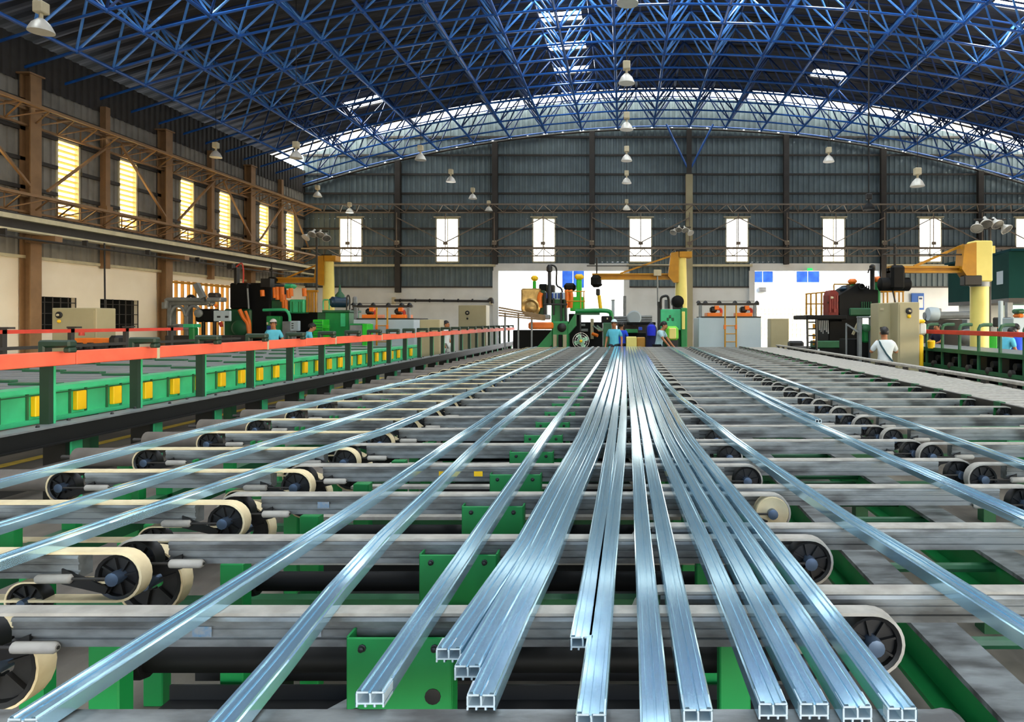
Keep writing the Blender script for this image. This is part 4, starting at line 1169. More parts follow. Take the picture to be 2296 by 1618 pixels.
B(o, 'top', 'green', 1402, 738, 1430, 746, 25.6, .8); B(o, 'cabinet', 'blackm', 1398, 746, 1470, 800, 25.8, .8, True)
B(o, 'shelf', 'blackm', 1405, 722, 1470, 728, 26, .8)
B(o, 'blue_box', mat('blue plastic', '#1c4fd0', .4, 0, .1), 1432, 733, 1440, 740, 25.7, .3)
o = thing('pipe_drum', 'pale grey drum on a tube stack beyond the workers', 'drum', base(1425, 28))
MB().lathe(P(1422, 712, 28), (0, 1, 0), [(.25, 0), (.3, .05), (.3, .8), (.25, .85)], 18).build('drum', 'greybox', o, True)
for k in range(4): T(o, 'tube', 'greym', [(1375, 712+5*k, 28.5), (1462, 710+5*k, 28.5)], .06)
B(o, 'stand', 'steel_dark', 1384, 724, 1460, 800, 28.4, .5, True)
o = thing('steel_post', 'grey post at the edge of the first doorway', 'post', base(1400, 33))
B(o, 'post', 'greym', 1397, 663, 1404, 760, 33, .2, True); B(o, 'post_foot', 'steel_dark', 1392, 755, 1408, 800, 32.9, .4, True)
o = thing('bollard', 'pale grey square post standing in the first doorway', 'post', base(1374, 30))
B(o, 'post', 'greybox', 1371, 672, 1378, 760, 30, .15, True); B(o, 'cap', 'greym', 1370, 671, 1379, 673, 29.98, .19)
o = thing('coat', 'dark blue work coat hanging on a stand by the crate', 'coat', base(1460, 21.6))
a = P(1460, 0, 21.6)
MB().tube((a.x, 21.5, 0), (a.x, 21.5, 1.66), .02, 8).build('stand_pole', 'greym', o, True)
MB().lathe((a.x, 21.5, .75), (0, 0, 1), [(.17, 0), (.16, .4), (.18, .62), (.17, .7), (.10, .8), (.03, .86)], 12).build('coat_body', mat('navy cloth', '#101a4a', .8, 0, .3), o, True)
MB().lathe((a.x, 21.38, 1.2), (0, 0, 1), [(.13, 0), (.14, .2), (.12, .3), (.05, .35)], 10).build('coat_front', mat('blue cloth', '#1c2fd0', .8, 0, .2), o, True)
d = 20.9
o = thing('pedestal_fan', 'round wire-caged pedestal fan with yellow hub at the table end', 'fan', base(1303, d))
c = P(1303, 764, d)
for k in range(4):
    r = .055 + .065*k
    MB().lathe(c + Vector((0, .06*math.cos(k), 0)), (0, 1, 0), [(r-.004, -.004), (r+.004, -.004), (r+.004, .004), (r-.004, .004)], 24, True).build('cage_ring', 'chrome', o)
for k in range(16):
    t = 2*PI*k/16; u = Vector((math.cos(t), 0, math.sin(t)))
    MB().path([c + u*.04 - Vector((0, .1, 0)), c + u*.16 - Vector((0, .09, 0)), c + u*.25, c + u*.16 + Vector((0, .1, 0))], .0035, 4).build('cage_wire', 'chrome', o)
for k in range(4):
    t = 2*PI*k/4 + .4; u = Vector((math.cos(t), 0, math.sin(t))); v = Vector((-math.sin(t), .35, math.cos(t))).normalized()
    MB().obox(c + u*.12, u, v, u.cross(v), .1, .06, .004).build('blade', mat('fan blade green', '#8fc9a8', .3, 0, .1), o)
MB().lathe(c + Vector((0, -.11, 0)), (0, 1, 0), [(.02, 0), (.045, .02), (.045, .12)], 14).build('hub', 'yellow', o, True)
MB().lathe(c + Vector((0, .04, 0)), (0, 1, 0), [(.07, 0), (.08, .05), (.07, .2)], 14).build('motor', 'greend', o, True)
MB().tube((c.x, d+.1, 0), (c.x, d+.1, c.z), .025, 8).build('stand', 'greend', o, True)
MB().lathe((c.x, d+.1, 0), (0, 0, 1), [(.25, 0), (.25, .03), (.04, .06)], 18).build('base', 'greend', o, True)
o = thing('scrap_cart', 'dark cart with grey panels and loose offcuts behind the fan', 'cart', base(1330, 25))
B(o, 'panel', 'greym', 1292, 726, 1312, 731, 24.6, .1); B(o, 'panel', 'greym', 1292, 737, 1318, 743, 24.6, .1)
B(o, 'body', 'blackm', 1285, 722, 1350, 800, 24.7, 1.0, True)
T(o, 'offcut', 'orange', [(1328, 748, 24.5), (1340, 752, 24.4)], .06)
for k in range(6): T(o, 'offcut', 'chrome', [(1330+3*k, 730+3*(k % 3), 24.6), (1345+2*k, 742-2*(k % 2), 24.5)], .035)
B(o, 'post', 'beige', 1324, 714, 1331, 760, 24.6, .1)
o = thing('control_desk', 'grey green control desk beside the capped worker', 'desk', base(1362, 21.8))
B(o, 'body', 'greend', 1352, 723, 1371, 800, 21.8, .4, True, .02); B(o, 'head', 'blackm', 1348, 708, 1372, 724, 21.85, .3, False, .03)
B(o, 'lamp', 'strap', 1360, 712, 1363, 716, 21.83, .04)

# ================================================================== left press group
d = 23.0
o = thing('stretcher_machine', 'grey steel stretcher machine in front of the barred gate', 'machine', base(440, d))
for x in (374, 412): B(o, 'upright', 'greym', x, 674, x+9, 800, d, .3, True, .02)
B(o, 'crosshead', 'greym', 376, 672, 470, 684, d-.02, .35, False, .03)
T(o, 'head_pipe', 'greym', curve([(372, 690, d-.1), (374, 676, d-.1), (382, 671, d-.1), (460, 672, d-.1)]), .07)
T(o, 'arch', 'greym', curve([(382, 708, d), (388, 692, d), (398, 686, d), (410, 692, d), (416, 708, d)]), .05)
T(o, 'arch', 'greym', curve([(418, 708, d), (424, 692, d), (434, 686, d), (446, 692, d), (450, 708, d)]), .05)
T(o, 'hose_arch', 'black', curve([(417, 674, d), (424, 664, d), (432, 664, d), (437, 670, d)]), .05)
B(o, 'side_wing', 'greym', 362, 677, 376, 692, d, .2)
MB().bar(P(440, 636, d-.2), P(456, 668, d-.2), .16, .16).build('lift_cylinder', 'greym', o)
B(o, 'carriage', 'greym', 462, 666, 494, 676, d-.3, .4, False, .03); B(o, 'carriage_top', 'steel_dark', 464, 656, 486, 668, d-.2, .3, False, .05)
B(o, 'gearbox', 'blackm', 436, 692, 476, 722, d-.2, .5, False, .06)
MB().lathe(P(446, 702, d-.22), (0, -1, 0), [(.14, 0), (.14, .05), (.05, .1)], 16).build('gear_wheel', 'greym', o, True)
B(o, 'name_plate', 'greybox', 478, 696, 516, 720, d-.3, .1, False, .02)
for x in (486, 504): B(o, 'plate_slot', 'black', x, 708, x+8, 712, d-.31, .02)
B(o, 'clamp', 'greym', 384, 726, 422, 740, d-.6, .4, False, .03); B(o, 'clamp_green', 'greenl', 410, 726, 434, 734, d-.62, .4)
B(o, 'clamp_door', 'green', 422, 734, 435, 768, d-.62, .25, False, .03)
B(o, 'base', 'steel_dark', 370, 752, 520, 800, d-.2, .8, True)
for x in (452, 477): B(o, 'leg', 'black', x, 720, x+5, 800, d-.25, .1, True)
for (x, y) in ((470, 684), (478, 682), (486, 685)): MB().lathe(P(x, y, d-.3), (0, -1, 0), [(.05, 0), (.06, .05), (.04, .09)], 10).build('fitting', 'chrome' if x != 486 else 'orange', o, True)
d = 24.0
o = thing('extrusion_press', 'black and dark green press with orange hoses on the left', 'press', base(590, d))
B(o, 'front_block', 'blackm', 514, 634, 556, 692, d, 1.0, False, .05); B(o, 'main_block', 'blackm', 558, 634, 606, 770, d+.2, 1.2, False, .05)
B(o, 'mast', 'black', 524, 600, 531, 640, d, .2); B(o, 'mast_box', 'black', 507, 590, 522, 604, d, .2, False, .04); B(o, 'mast_box', 'black', 584, 624, 606, 644, d+.1, .3)
T(o, 'mast_hose', 'redd', curve([(530, 598, d), (542, 590, d), (546, 610, d), (545, 634, d)]), .025)
T(o, 'cable', 'greym', [(555, 646, d-.05), (558, 692, d-.05)], .03)
B(o, 'lower_body', 'greend', 500, 692, 562, 790, d+.1, 1.0, True, .06)
MB().lathe(P(540, 735, d), (0, -1, 0), [(.28, -.3), (.28, .1), (.2, .15)], 18).build('motor', 'greend', o, True)
T(o, 'hose', 'orange', curve([(537, 694, d-.2), (546, 712, d-.2), (556, 726, d-.2), (559, 756, d-.2)]), .07)
T(o, 'hose', 'orange', curve([(550, 697, d-.2), (556, 712, d-.2), (560, 726, d-.2), (561, 756, d-.2)]), .05)
T(o, 'hose', 'redd', [(494, 722, d-.2), (497, 732, d-.2)], .06)
for k, (x, y0, y1) in enumerate(((588, 650, 664), (616, 644, 668), (622, 643, 672), (632, 643, 676), (636, 660, 690), (647, 650, 668), (652, 646, 664), (640, 672, 695), (682, 646, 664))):
    T(o, 'orange_cylinder', 'orange', [(x, y0, d+.1), (x+1, y1, d+.1)], .075, True, 12)
B(o, 'gantry', 'greend', 592, 672, 640, 696, d+.3, .8, False, .04); B(o, 'tank', 'greenl', 648, 671, 682, 702, d+.2, .8, False, .04)
for x in (654, 668, 674): B(o, 'tank_strip', 'green', x, 676, x+3, 700, d+.18, .04)
for x in (686, 692, 698, 705): B(o, 'orange_bar', 'craneo', x, 652, x+4, 700, d+.3, .1)
B(o, 'orange_rail', 'craneo', 678, 650, 712, 655, d+.3, .1); B(o, 'top_valve', 'greenl', 634, 636, 656, 646, d+.4, .4, False, .1)
B(o, 'rear_body', 'blackm', 600, 700, 712, 780, d+.6, .8, True)
T(o, 'pipe_arch', 'greenl', curve([(590, 695, d-.1), (632, 694, d-.1), (642, 696, d-.1), (648, 704, d-.1), (650, 716, d-.1), (650, 740, d-.1)]), .05)
sc_ = B(o, 'control_screen', 'green', 596, 708, 628, 744, d-.1, .2, False, .03)
B(sc_, 'screen_glass', mat('blue panel', '#173a8c', .3, 0, .1), 598, 730, 618, 740, d-.12, .03); B(sc_, 'paper', 'strap', 597, 722, 601, 728, d-.12, .02)
B(o, 'grey_box', 'greym', 632, 720, 650, 762, d-.3, .3, False, .02)
o = thing('meter_box', 'white meter box on the left press beside the seated worker', 'meter box', tuple(P(659, 730, 23.3)))
B(o, 'case', 'greybox', 650, 719, 668, 742, 23.3, .2, False, .02); B(o, 'stand', 'greym', 656, 742, 662, 800, 23.35, .1, True)
for y in (724, 729, 734): B(o, 'readout', 'steel_dark', 653, y, 658, y+2, 23.28, .02)
d = 22.5
o = thing('hydraulic_unit', 'dark green hydraulic tank with blue motor on the left', 'hydraulic unit', base(750, d))
B(o, 'tank', 'green', 728, 699, 782, 760, d, .9, True, .03); B(o, 'tank_lid', 'greend', 722, 695, 784, 700, d-.05, 1.0)
B(o, 'sight_panel', 'greenl', 763, 702, 774, 732, d-.03, .04); B(o, 'tank_side', 'greend', 712, 700, 730, 760, d+.1, .8, True)
MB().lathe(P(758, 677, d+.2), Vector((-.75, -1, 0)), [(.1, -.3), (.18, -.28), (.18, .2), (.12, .25), (.11, .28)], 18).build('motor', mat('motor blue', '#1d3a50', .4, .1, .2), o, True)
MB().lathe(P(762, 668, d+.3), (0, 0, 1), [(.16, -.1), (.15, .1), (.05, .22), (.02, .45)], 14).build('motor_cap', 'greend', o, True)
T(o, 'pipe_loop', 'steel_dark', curve([(777, 695, d), (778, 668, d), (781, 662, d), (784, 670, d), (784, 694, d)]), .025)
T(o, 'rail_loop', 'greenl', curve([(725, 694, d), (725, 674, d), (732, 672, d), (738, 674, d), (738, 694, d)]), .02)
o = thing('switch_cabinet', 'bright green ribbed cabinet beside the left hydraulic tank', 'cabinet', base(714, 21.6))
B(o, 'body', 'greenb', 701, 716, 724, 800, 21.6, .5, True, .02)
for k in range(6): B(o, 'rib', 'green', 702, 721+6*k, 723, 723+6*k, 21.58, .03)
B(o, 'handle', 'greenb', 724, 728, 737, 736, 21.6, .1)
o = thing('switch_cabinet', 'small grey-fronted cabinet with bright green side near the orange ladder', 'cabinet', base(800, 20.5))
B(o, 'body', 'greym', 784, 728, 812, 800, 20.5, .5, True, .02); B(o, 'edge', 'greenb', 812, 726, 823, 800, 20.48, .5, True); B(o, 'top', 'green', 784, 725, 818, 729, 20.5, .5)
o = thing('grinding_wheel', 'grey disc guard on a stand behind the left tank', 'disc', base(801, 24))
MB().lathe(P(801, 680, 24), Vector((-1, -.4, 0)), [(.2, 0), (.24, .03), (.24, .12), (.2, .15)], 18).build('disc', 'greym', o, True)
MB().tube((P(801, 0, 24).x, 24, 0), P(801, 690, 24), .06, 8).build('stand', 'steel_dark', o, True)
MB().lathe(P(801, 706, 23.9), Vector((-1, -.4, 0)), [(.22, 0), (.22, .2)], 16).build('housing', 'steel_dark', o, True)
o = thing('wall_pipe', 'long dark pipe on brackets along the white far wall', 'pipe', tuple(P(990, 674, D-.3)))
T(o, 'pipe', 'steel_dark', [(882, 673, D-.3), (1100, 675, D-.3)], .06)
for x in (896, 930, 962, 994, 1026, 1058): T(o, 'coupling', 'black', [(x, 673.5, D-.3), (x+3, 673.5, D-.3)], .085)
for x in (881, 1100): B(o, 'end_flange', 'strap', x-3, 666, x+3, 682, D-.36, .25)
T(o, 'elbow', 'steel_dark', curve([(1095, 675, D-.32), (1102, 670, D-.32), (1104, 680, D-.32)]), .09)
o = thing('pump_set', 'orange pump frame with black motor behind the red rail', 'pump', base(210, 13.5))
B(o, 'frame', 'orange', 160, 758, 258, 775, 13.5, .4, False, .02); B(o, 'motor', 'black', 240, 752, 262, 778, 13.4, .3, False, .05)
for x in (166, 190, 224): B(o, 'wheel_bracket', 'black', x, 768, x+16, 785, 13.4, .1, False, .03)
MB().lathe(P(183, 752, 13.5), (0, 0, 1), [(.05, 0), (.05, .06), (.02, .1)], 10).build('red_knob', 'redd', o, True)
B(o, 'plinth', 'steel_dark', 158, 776, 262, 830, 13.5, .4, True)
o = thing('hanging_cable', 'dark cable hanging from the crane beam before the white wall', 'cable', tuple(P(236, 540, 18.6)))
T(o, 'cable', 'black', [(234, 545, 19.75), (236, 735, 19.75)], .022)
T(o, 'cable_tail', 'black', curve([(236, 735, 19.75), (237, 780, 19.75), (240, 847, 19.75)]), .022)

# ================================================================== right press group
d = 17.5
o = thing('extrusion_press', 'black silhouetted press with orange column caps on the right', 'press', base(1900, d))
pr = lambda pts, name, m, dep: MB().prism([(P(x, y, d).x, P(x, y, d).z) for x, y in pts], 'y', d, d+dep).build(name, m, o)
pr([(1882, 662), (1927, 634), (1950, 648), (1969, 650), (1969, 706), (1928, 712), (1888, 720), (1882, 700)], 'main_block', 'blackm', 1.4)
B(o, 'skirt', 'greend', 1905, 690, 1968, 708, d-.05, 1.0, False, .03)
for k in range(5): B(o, 'louvre', 'greend', 1932+5*k, 676, 1934+5*k, 700, d-.03, .04)
for (x0, x1, yc) in ((1906, 1923, 624), (1960, 1978, 619)):
    B(o, 'column_cap', 'orange', x0, yc, x1, yc+12, d+.2, .25, False, .05)
    B(o, 'column', 'green', x0+4, yc+12, x1-3, 705, d+.25, .2, False, .03)
MB().lathe(P(1956, 655, d+.1), (0, 0, 1), [(.06, 0), (.06, .55), (.08, .58), (.08, .68), (.03, .72)], 10).build('ram_cylinder', 'black', o, True)
T(o, 'ram_hose', 'black', curve([(1955, 602, d), (1949, 604, d), (1946, 612, d)]), .02)
MB().lathe(P(1931, 642, d-.02), (0, -1, 0), [(.055, -.1), (.075, -.1), (.075, .05), (.055, .05)], 16, True).build('lifting_eye', 'black', o)
for x in (1938, 1943, 1948): T(o, 'valve_pin', 'black', [(x, 650, d+.1), (x, 640, d+.1)], .02)
pr([(1858, 662), (1864, 650), (1872, 650), (1880, 656), (1880, 706), (1858, 706)], 'red_pump', mat('oxide red', '#7d2016', .6, 0, .4), .5)
for k in range(4): T(o, 'pump_pipe', MATS['oxide red'], [(1861+5*k, 662, d-.06), (1861+5*k, 700-(k % 2)*8, d-.06)], .03)
B(o, 'pump_band', 'blackm', 1858, 676, 1880, 680, d-.05, .1); B(o, 'pump_valve', 'strap', 1862, 664, 1870, 670, d-.1, .08, False, .02)
B(o, 'blue_motor', mat('motor blue', '#1d3a50', .4, .1, .2), 1886, 642, 1902, 652, d+.3, .3, False, .06)
for k, x in enumerate((1808, 1818, 1830, 1842, 1850)): T(o, 'guard_post', 'craneo', [(x, 660-1.5*k, d+.6), (x, 706, d+.6)], .025)
for y in (659, 681): T(o, 'guard_pipe', 'craneo', [(1806, y, d+.6), (1858, y-5 if y < 670 else y, d+.6)], .02)
T(o, 'top_pipe', 'craneo', curve([(1870, 650, d+.4), (1870, 638, d+.4), (1876, 637, d+.4), (1930, 637, d+.4)]), .02)
B(o, 'platform', 'blackm', 1809, 706, 1900, 716, d-.1, 1.4, False, .02)
B(o, 'ram_body', 'blackm', 1858, 706, 1935, 800, d+.3, 1.2, True, .03)
for x in (1810, 1830): T(o, 'ladder_side', 'black', [(x, 716, d-.15), (x+2, 860, d-.15)], .03)
for y in (722, 737, 752, 767): T(o, 'ladder_rung', 'black', [(1810, y, d-.15), (1831, y, d-.15)], .018)
for y in (726, 748, 762): B(o, 'step_light', 'craneo', 1823, y, 1828, y+12, d-.05, .05)
B(o, 'base_beam', 'greend', 1828, 764, 1900, 780, d-.1, .5, False, .02); B(o, 'base', 'blackm', 1808, 780, 1965, 830, d-.05, 1.5, True)
for k in range(6): T(o, 'hose', 'greym', [(1836+4*k, 718, d+.1), (1837+4*k, 740+(k % 3)*4, d+.1)], .015)
B(o, 'wheel_guard', 'black', 1772, 764, 1804, 790, 20.6, .4, True, .06)
B(o, 'notice', 'greybox', 1828, 782, 1838, 792, d-.12, .02)
d = 15.6
o = thing('steel_gantry', 'pair of grey posts with green machinery before the beige cabinet', 'gantry', base(1940, d))
for x in (1925, 1951): B(o, 'post', 'greym', x, 710, x+8, 840, d, .12, True, .01)
B(o, 'crossbar', 'greym', 1925, 709, 1960, 713, d-.02, .16); B(o, 'slim_post', 'greym', 1897, 724, 1900, 840, d, .06, True)
MB().bar(P(1900, 728, d), P(1925, 745, d), .04, .04).build('brace', 'greym', o); MB().bar(P(1912, 750, d+.2), P(1924, 724, d+.2), .05, .05).build('brace', 'beige', o)
B(o, 'green_block', 'green', 1934, 726, 1950, 768, d+.1, .4, False, .04); B(o, 'lower_block', 'blackm', 1900, 760, 1950, 840, d+.2, .6, True)
MB().lathe(P(1942, 735, d-.02), (0, -1, 0), [(.09, 0), (.09, .05), (.04, .08)], 14).build('wheel', 'greend', o, True)
o = thing('wall_poster', 'blue notice board with white panel on the far white wall', 'poster', tuple(P(2058, 680, D-.1)))
B(o, 'board', mat('poster blue', '#1d5fb4', .5, 0, .15, 2), 2044, 657, 2072, 694, D-.16, .05); B(o, 'panel', 'plaster', 2059, 664, 2070, 690, D-.18, .03); B(o, 'panel_band', mat('poster navy', '#12325f', .5, 0, 0), 2061, 667, 2068, 671, D-.19, .02)
o = thing('exit_sign', 'tiny green lit exit sign above the second doorway', 'sign', tuple(P(1816, 604, D-.2)))
B(o, 'lit_panel', glow('exit green', '#1fd060', 1.0), 1811, 601, 1822, 606, D-.28, .08)
o = thing('upper_railing', 'brown handrail frame above the large beige cabinet', 'railing', tuple(P(2000, 670, 20)))
for x in (1981, 1990, 2006, 2016, 2025): T(o, 'rail_post', 'craneo', [(x, 653, 20), (x, 720, 20)], .025)
T(o, 'handrail', 'craneo', [(1972, 653, 20), (2027, 653, 20)], .025)
B(o, 'deck', 'steel_dark', 1972, 720, 2030, 724, 19.8, .8); 
for x in (1975, 2026): B(o, 'deck_post', 'steel_dark', x, 724, x+3, 800, 20, .1, True)
# right conveyor with red guard rail
XQ = 7.0
o = thing('roller_conveyor', 'dark green conveyor frame with hooked posts on the right', 'conveyor', (XQ, 13, 0))
MB().box(XQ-.06, XQ+.06, 10, 19, .98, 1.06).build('top_beam', 'greend', o)
for z in (.3, .62): MB().box(XQ-.04, XQ+.04, 10, 19, z, z+.07).build('lower_beam', 'greend', o)
for n in range(12):
    y = 10.4 + .77*n
    MB().path([(XQ, y, 0), (XQ, y, 1.5), (XQ+.03, y, 1.56), (XQ+.1, y, 1.58), (XQ+.26, y, 1.58)], .035, 6).build('hooked_post', 'greend', o, True)
    MB().box(XQ+.1, XQ+.5, y-.12, y+.12, .0, .95).build('panel', 'black', o)
    MB().tube((XQ+.05, y+.38, .82), (XQ+1.4, y+.38, .82), .07, 10).build('roller', 'rubber', o, True)
    MB().lathe((XQ-.02, y+.38, .7), (-1, 0, 0), [(.07, -.05), (.07, .02), (.03, .05)], 12).build('gear', 'steel_dark', o, True)
MB().box(XQ+1.3, XQ+1.45, 10, 19, .0, 1.0).build('rear_frame', 'blackm', o)
MB().box(XQ+.1, XQ+1.4, 10, 19, 1.0, 1.04).build('deck', 'greym', o)
o = thing('red_rail', 'thin dark red guard rail on the right conveyor', 'rail', (XQ-.06, 13, 1.4))
for n in range(8): MB().bbox(XQ-.10, XQ-.05, 10.4+1.1*n, 11.49+1.1*n, 1.37, 1.46, .005).build('block', 'redd', o)
o = thing('yellow_bin', 'yellow round bin standing on the right conveyor deck', 'bin', tuple(P(2087, 770, 16)))
p = P(2088, 778, 15.4); MB().lathe((p.x, 15.4, 1.04), (0, 0, 1), [(.07, 0), (.08, .14), (.085, .15)], 14).build('bin', 'yellow', o, True); MB().lathe((p.x, 15.4, 1.19), (0, 0, 1), [(.088, 0), (.07, .03)], 14).build('lid', 'yellow', o, True)
o = thing('yellow_canister', 'tall yellow canister beside the large beige cabinet', 'canister', base(2066, 16.5))
B(o, 'body', 'yellow', 2060, 750, 2072, 840, 14.9, .15, True, .03); B(o, 'cap', 'yellow', 2056, 716, 2076, 724, 14.9, .2, False, .03); B(o, 'white_sleeve', 'plaster', 2062, 724, 2078, 750, 14.95, .15, False, .03)
o = thing('green_bin', 'green sheet metal bin behind the right red rail', 'bin', base(2218, 18.3))
B(o, 'body', 'greenb', 2199, 748, 2237, 775, 18.3, .6, True, .02); B(o, 'rim', 'greybox', 2197, 746, 2240, 749, 18.25, .65)
o = thing('machine_table', 'grey lathe-like machine with round drum beyond the right conveyor', 'machine', base(2120, 21))
T(o, 'tube', 'greym', [(2072, 708, 21), (2180, 706, 21)], .12); MB().lathe(P(2080, 704, 20.8), (1, 0, 0), [(.2, 0), (.22, .1), (.2, .3)], 16).build('drum', 'greybox', o, True)
B(o, 'bed', 'steel_dark', 2074, 716, 2200, 800, 21.1, .7, True); B(o, 'hopper', 'greym', 2088, 691, 2112, 702, 21, .4, False, .02)
B(o, 'grey_box', 'greym', 2168, 716, 2180, 740, 20.5, .3); B(o, 'grey_bench', 'greym', 2196, 731, 2236, 744, 19.6, .8, True)
MB().lathe(P(2172, 755, 18.4), (0, -1, 0), [(.2, -.2), (.22, 0), (.18, .04), (.05, .06)], 18).build('wheel', 'greym', o, True)
# dark green cabin on stilts
o = thing('green_cabin', 'dark green sheet-clad cabin above a white room on the right', 'cabin', (12, 22, 0))
a = P(2205, 0, 23).x; b = P(2262, 0, 20.5).x; zt = P(0, 563, 20.5).z; zb = P(0, 668, 20.5).z
CG = mat('cabin green', '#173f3a', .9, 0, .25, 1.5, spec=.1); CD = mat('cabin teal', '#0f3a40', .9, 0, .25, 1.5, spec=.1)
mb = MB(); mb.prism([(a, 23.2), (b, 20.5), (b+7, 20.5), (b+7, 25.5), (a, 25.5)], 'z', zb, zt); w = mb.build('cabin_wall', CG, o)
for t0, t1 in ((.18, .36), (.62, .82)):
    for k in range(5):
        t = t0 + (t1-t0)*(k+.5)/5; x = a+(b-a)*t; y = 23.2 + (20.5-23.2)*t
        MB().box(x-.025, x+.025, y-.06, y+.02, zb+.45, zt-.55).build('window_louvre', 'greybox', w)
MB().prism([(a-.1, 23.1), (b, 20.38), (b+7, 20.38), (b+7, 25.6), (a-.1, 25.6)], 'z', zt, zt+.07).build('roof_trim', CD, o)
MB().box(a+.15, a+.5, 23.6, 25, 0, zb).build('lower_wall', 'plaster', o); MB().box(a+.5, b+7, 24.8, 25, 0, zb).build('lower_wall', 'plaster', o)
MB().prism([(a, 23.2), (b, 20.5), (b+7, 20.5), (b+7, 25.5), (a, 25.5)], 'z', zb-.12, zb).build('floor_beam', 'steel_dark', o)
for x, y in ((b+.1, 20.6), (b+3.5, 20.6)): MB().box(x-.08, x+.08, y, y+.16, 0, zb-.12).build('stilt', 'greym', o)
o = thing('lit_window', 'glowing pale green lit panel under the green cabin', 'light panel', tuple(P(2285, 690, 24.6)))
B(o, 'lit_panel', glow('green lamp', '#cfffe0', 2.0), 2266, 680, 2300, 698, 24.6, .06); B(o, 'panel_frame', 'steel_dark', 2262, 676, 2304, 680, 24.58, .1)
o = thing('grey_monitor', 'dark grey monitor box on a stand under the cabin', 'monitor', base(2256, 19))
B(o, 'screen', 'steel_dark', 2242, 711, 2270, 733, 19, .4, False, .03); B(o, 'stand', 'greym', 2250, 733, 2262, 800, 19.1, .2, True)
B(o, 'pillar', 'greybox', 2243, 674, 2250, 800, 18.5, .12, True)
o = thing('grey_cabinet', 'pale grey cabinet with orange lamp at the right frame', 'cabinet', base(2285, 17.5))
B(o, 'body', 'greybox', 2271, 712, 2300, 800, 17.5, .5, True, .02); B(o, 'orange_lamp', 'orange', 2284, 703, 2298, 712, 17.5, .3, False, .04); B(o, 'lamp_cap', 'greend', 2282, 692, 2300, 703, 17.5, .3, False, .04)

# ================================================================== high-bay lamps
def lamp(label, x, ybot, d, dark=False, r=.19):
    p = P(x, ybot, d); zt = zskin(p.x)
    o = thing('high_bay_lamp', label, 'lamp', tuple(p), group='high-bay lamps')
    m1 = 'black' if dark else 'strap'; m2 = 'blackm' if dark else 'chrome'
    k = r/.19
    MB().lathe(p, (0, 0, 1), [(.19*k, 0), (.185*k, .03*k), (.13*k, .14*k), (.07*k, .20*k), (.05*k, .22*k)], 20).build('reflector', 'blackm' if dark else mat('lamp shade', '#d8d6cc', .4, .2, .15), o, True)
    MB().lathe(p + Vector((0, 0, .005)), (0, 0, 1), [(.17*k, 0), (.17*k, .01)], 20).build('lens', mat('lamp lens', '#e8e6dc', .2, 0, 0) if not dark else 'black', o, True)
    MB().lathe(p + Vector((0, 0, .22*k)), (0, 0, 1), [(.03*k, 0), (.03*k, .10*k)], 10).build('neck', m1, o, True)
    MB().bbox(p.x-.085*k, p.x+.085*k, p.y-.085*k, p.y+.085*k, p.z+.31*k, p.z+.50*k, .015).build('ballast_box', m1, o)
    MB().tube((p.x, p.y, p.z+.5*k), (p.x, p.y, zt), .02 if dark else .01, 6).build('drop_rod', 'black', o)
lamp('lamp cut by the top frame, nearest in the centre row', 1407, 8, 11.7)
for k, (y, d) in enumerate(((187, 15.6), (291, 19.4), (361, 23.2), (411, 26.9), (470, 33.0))): lamp('pendant lamp in the centre row, %s below the top frame' % ORD[k], 1405, y, d)
for k, (x, y, d) in enumerate(((943, 359, 23.0), (1011, 408, 26.7), (1060, 446, 30.3), (1096, 473, 33.3))): lamp('pendant lamp in the slanting row left of centre, %s from the front' % ORD[k], x, y, d)
lamp('pendant lamp alone in front of the dark left eaves', 484, 353, 22.7)
lamp('pendant lamp at the left end of the bright roof strip', 664, 355, 20.5)
lamp('big close lamp at the top left corner', 92, 72, 12.0, r=.2)
lamp('small pendant lamp high in the left rear corner', 712, 441, 29.8)
lamp('small pendant lamp above the leftmost far window', 784, 477, 33.0)
lamp('pendant lamp right of the wide column, below the rooflight', 1858, 363, 23.3)
lamp('larger white pendant lamp on the far right', 2057, 418, 18.5)
lamp('black pendant lamp hanging on the right', 1948, 470, 18.0, True, .16)
# floodlight clusters
def flood(label, x, y, d, pole):
    p = P(x, y, d); o = thing('floodlight_cluster', label, 'floodlight', tuple(p), group='floodlight clusters')
    for k, (dx, dz) in enumerate(((-.35, -.05), (-.12, .08), (.15, .06), (.38, -.08))):
        c = p + Vector((dx, 0, dz)); ax = Vector((dx, -.6, -.8)).normalized()
        s = MB().lathe(c, ax, [(.04, -.12), (.06, 0), (.16, .12), (.17, .16)], 14).build('floodlight', mat('lamp shade', '#d8d6cc', .4, .2, .15), o, True)
        MB().lathe(c + ax*.15, ax, [(.15, 0), (.15, .01)], 14).build('lens', 'chrome', s, True)
    MB().tube(p + Vector((-.45, 0, .1)), p + Vector((.45, 0, .1)), .025, 6).build('cross_arm', 'steel_dark', o)
    if pole == 4.6: MB().tube(p + Vector((0, 0, .1)), (p.x + .45, 33.66, p.z + .1), .03, 6).build('wall_arm', 'steel_dark', o); return
    if pole is not None: MB().tube((p.x, p.y, pole), (p.x, p.y, p.z+.15), .04, 8).build('pole', 'steel_dark', o, True)
flood('floodlights on a pole by the left rear crane', 710, 524, 27.0, 0.0)
flood('floodlights fixed to the wide beige column', 1528, 514, 32.5, 4.6)
flood('floodlights on a blue pole behind the large right crane', 2219, 500, 19.0, 0.0)

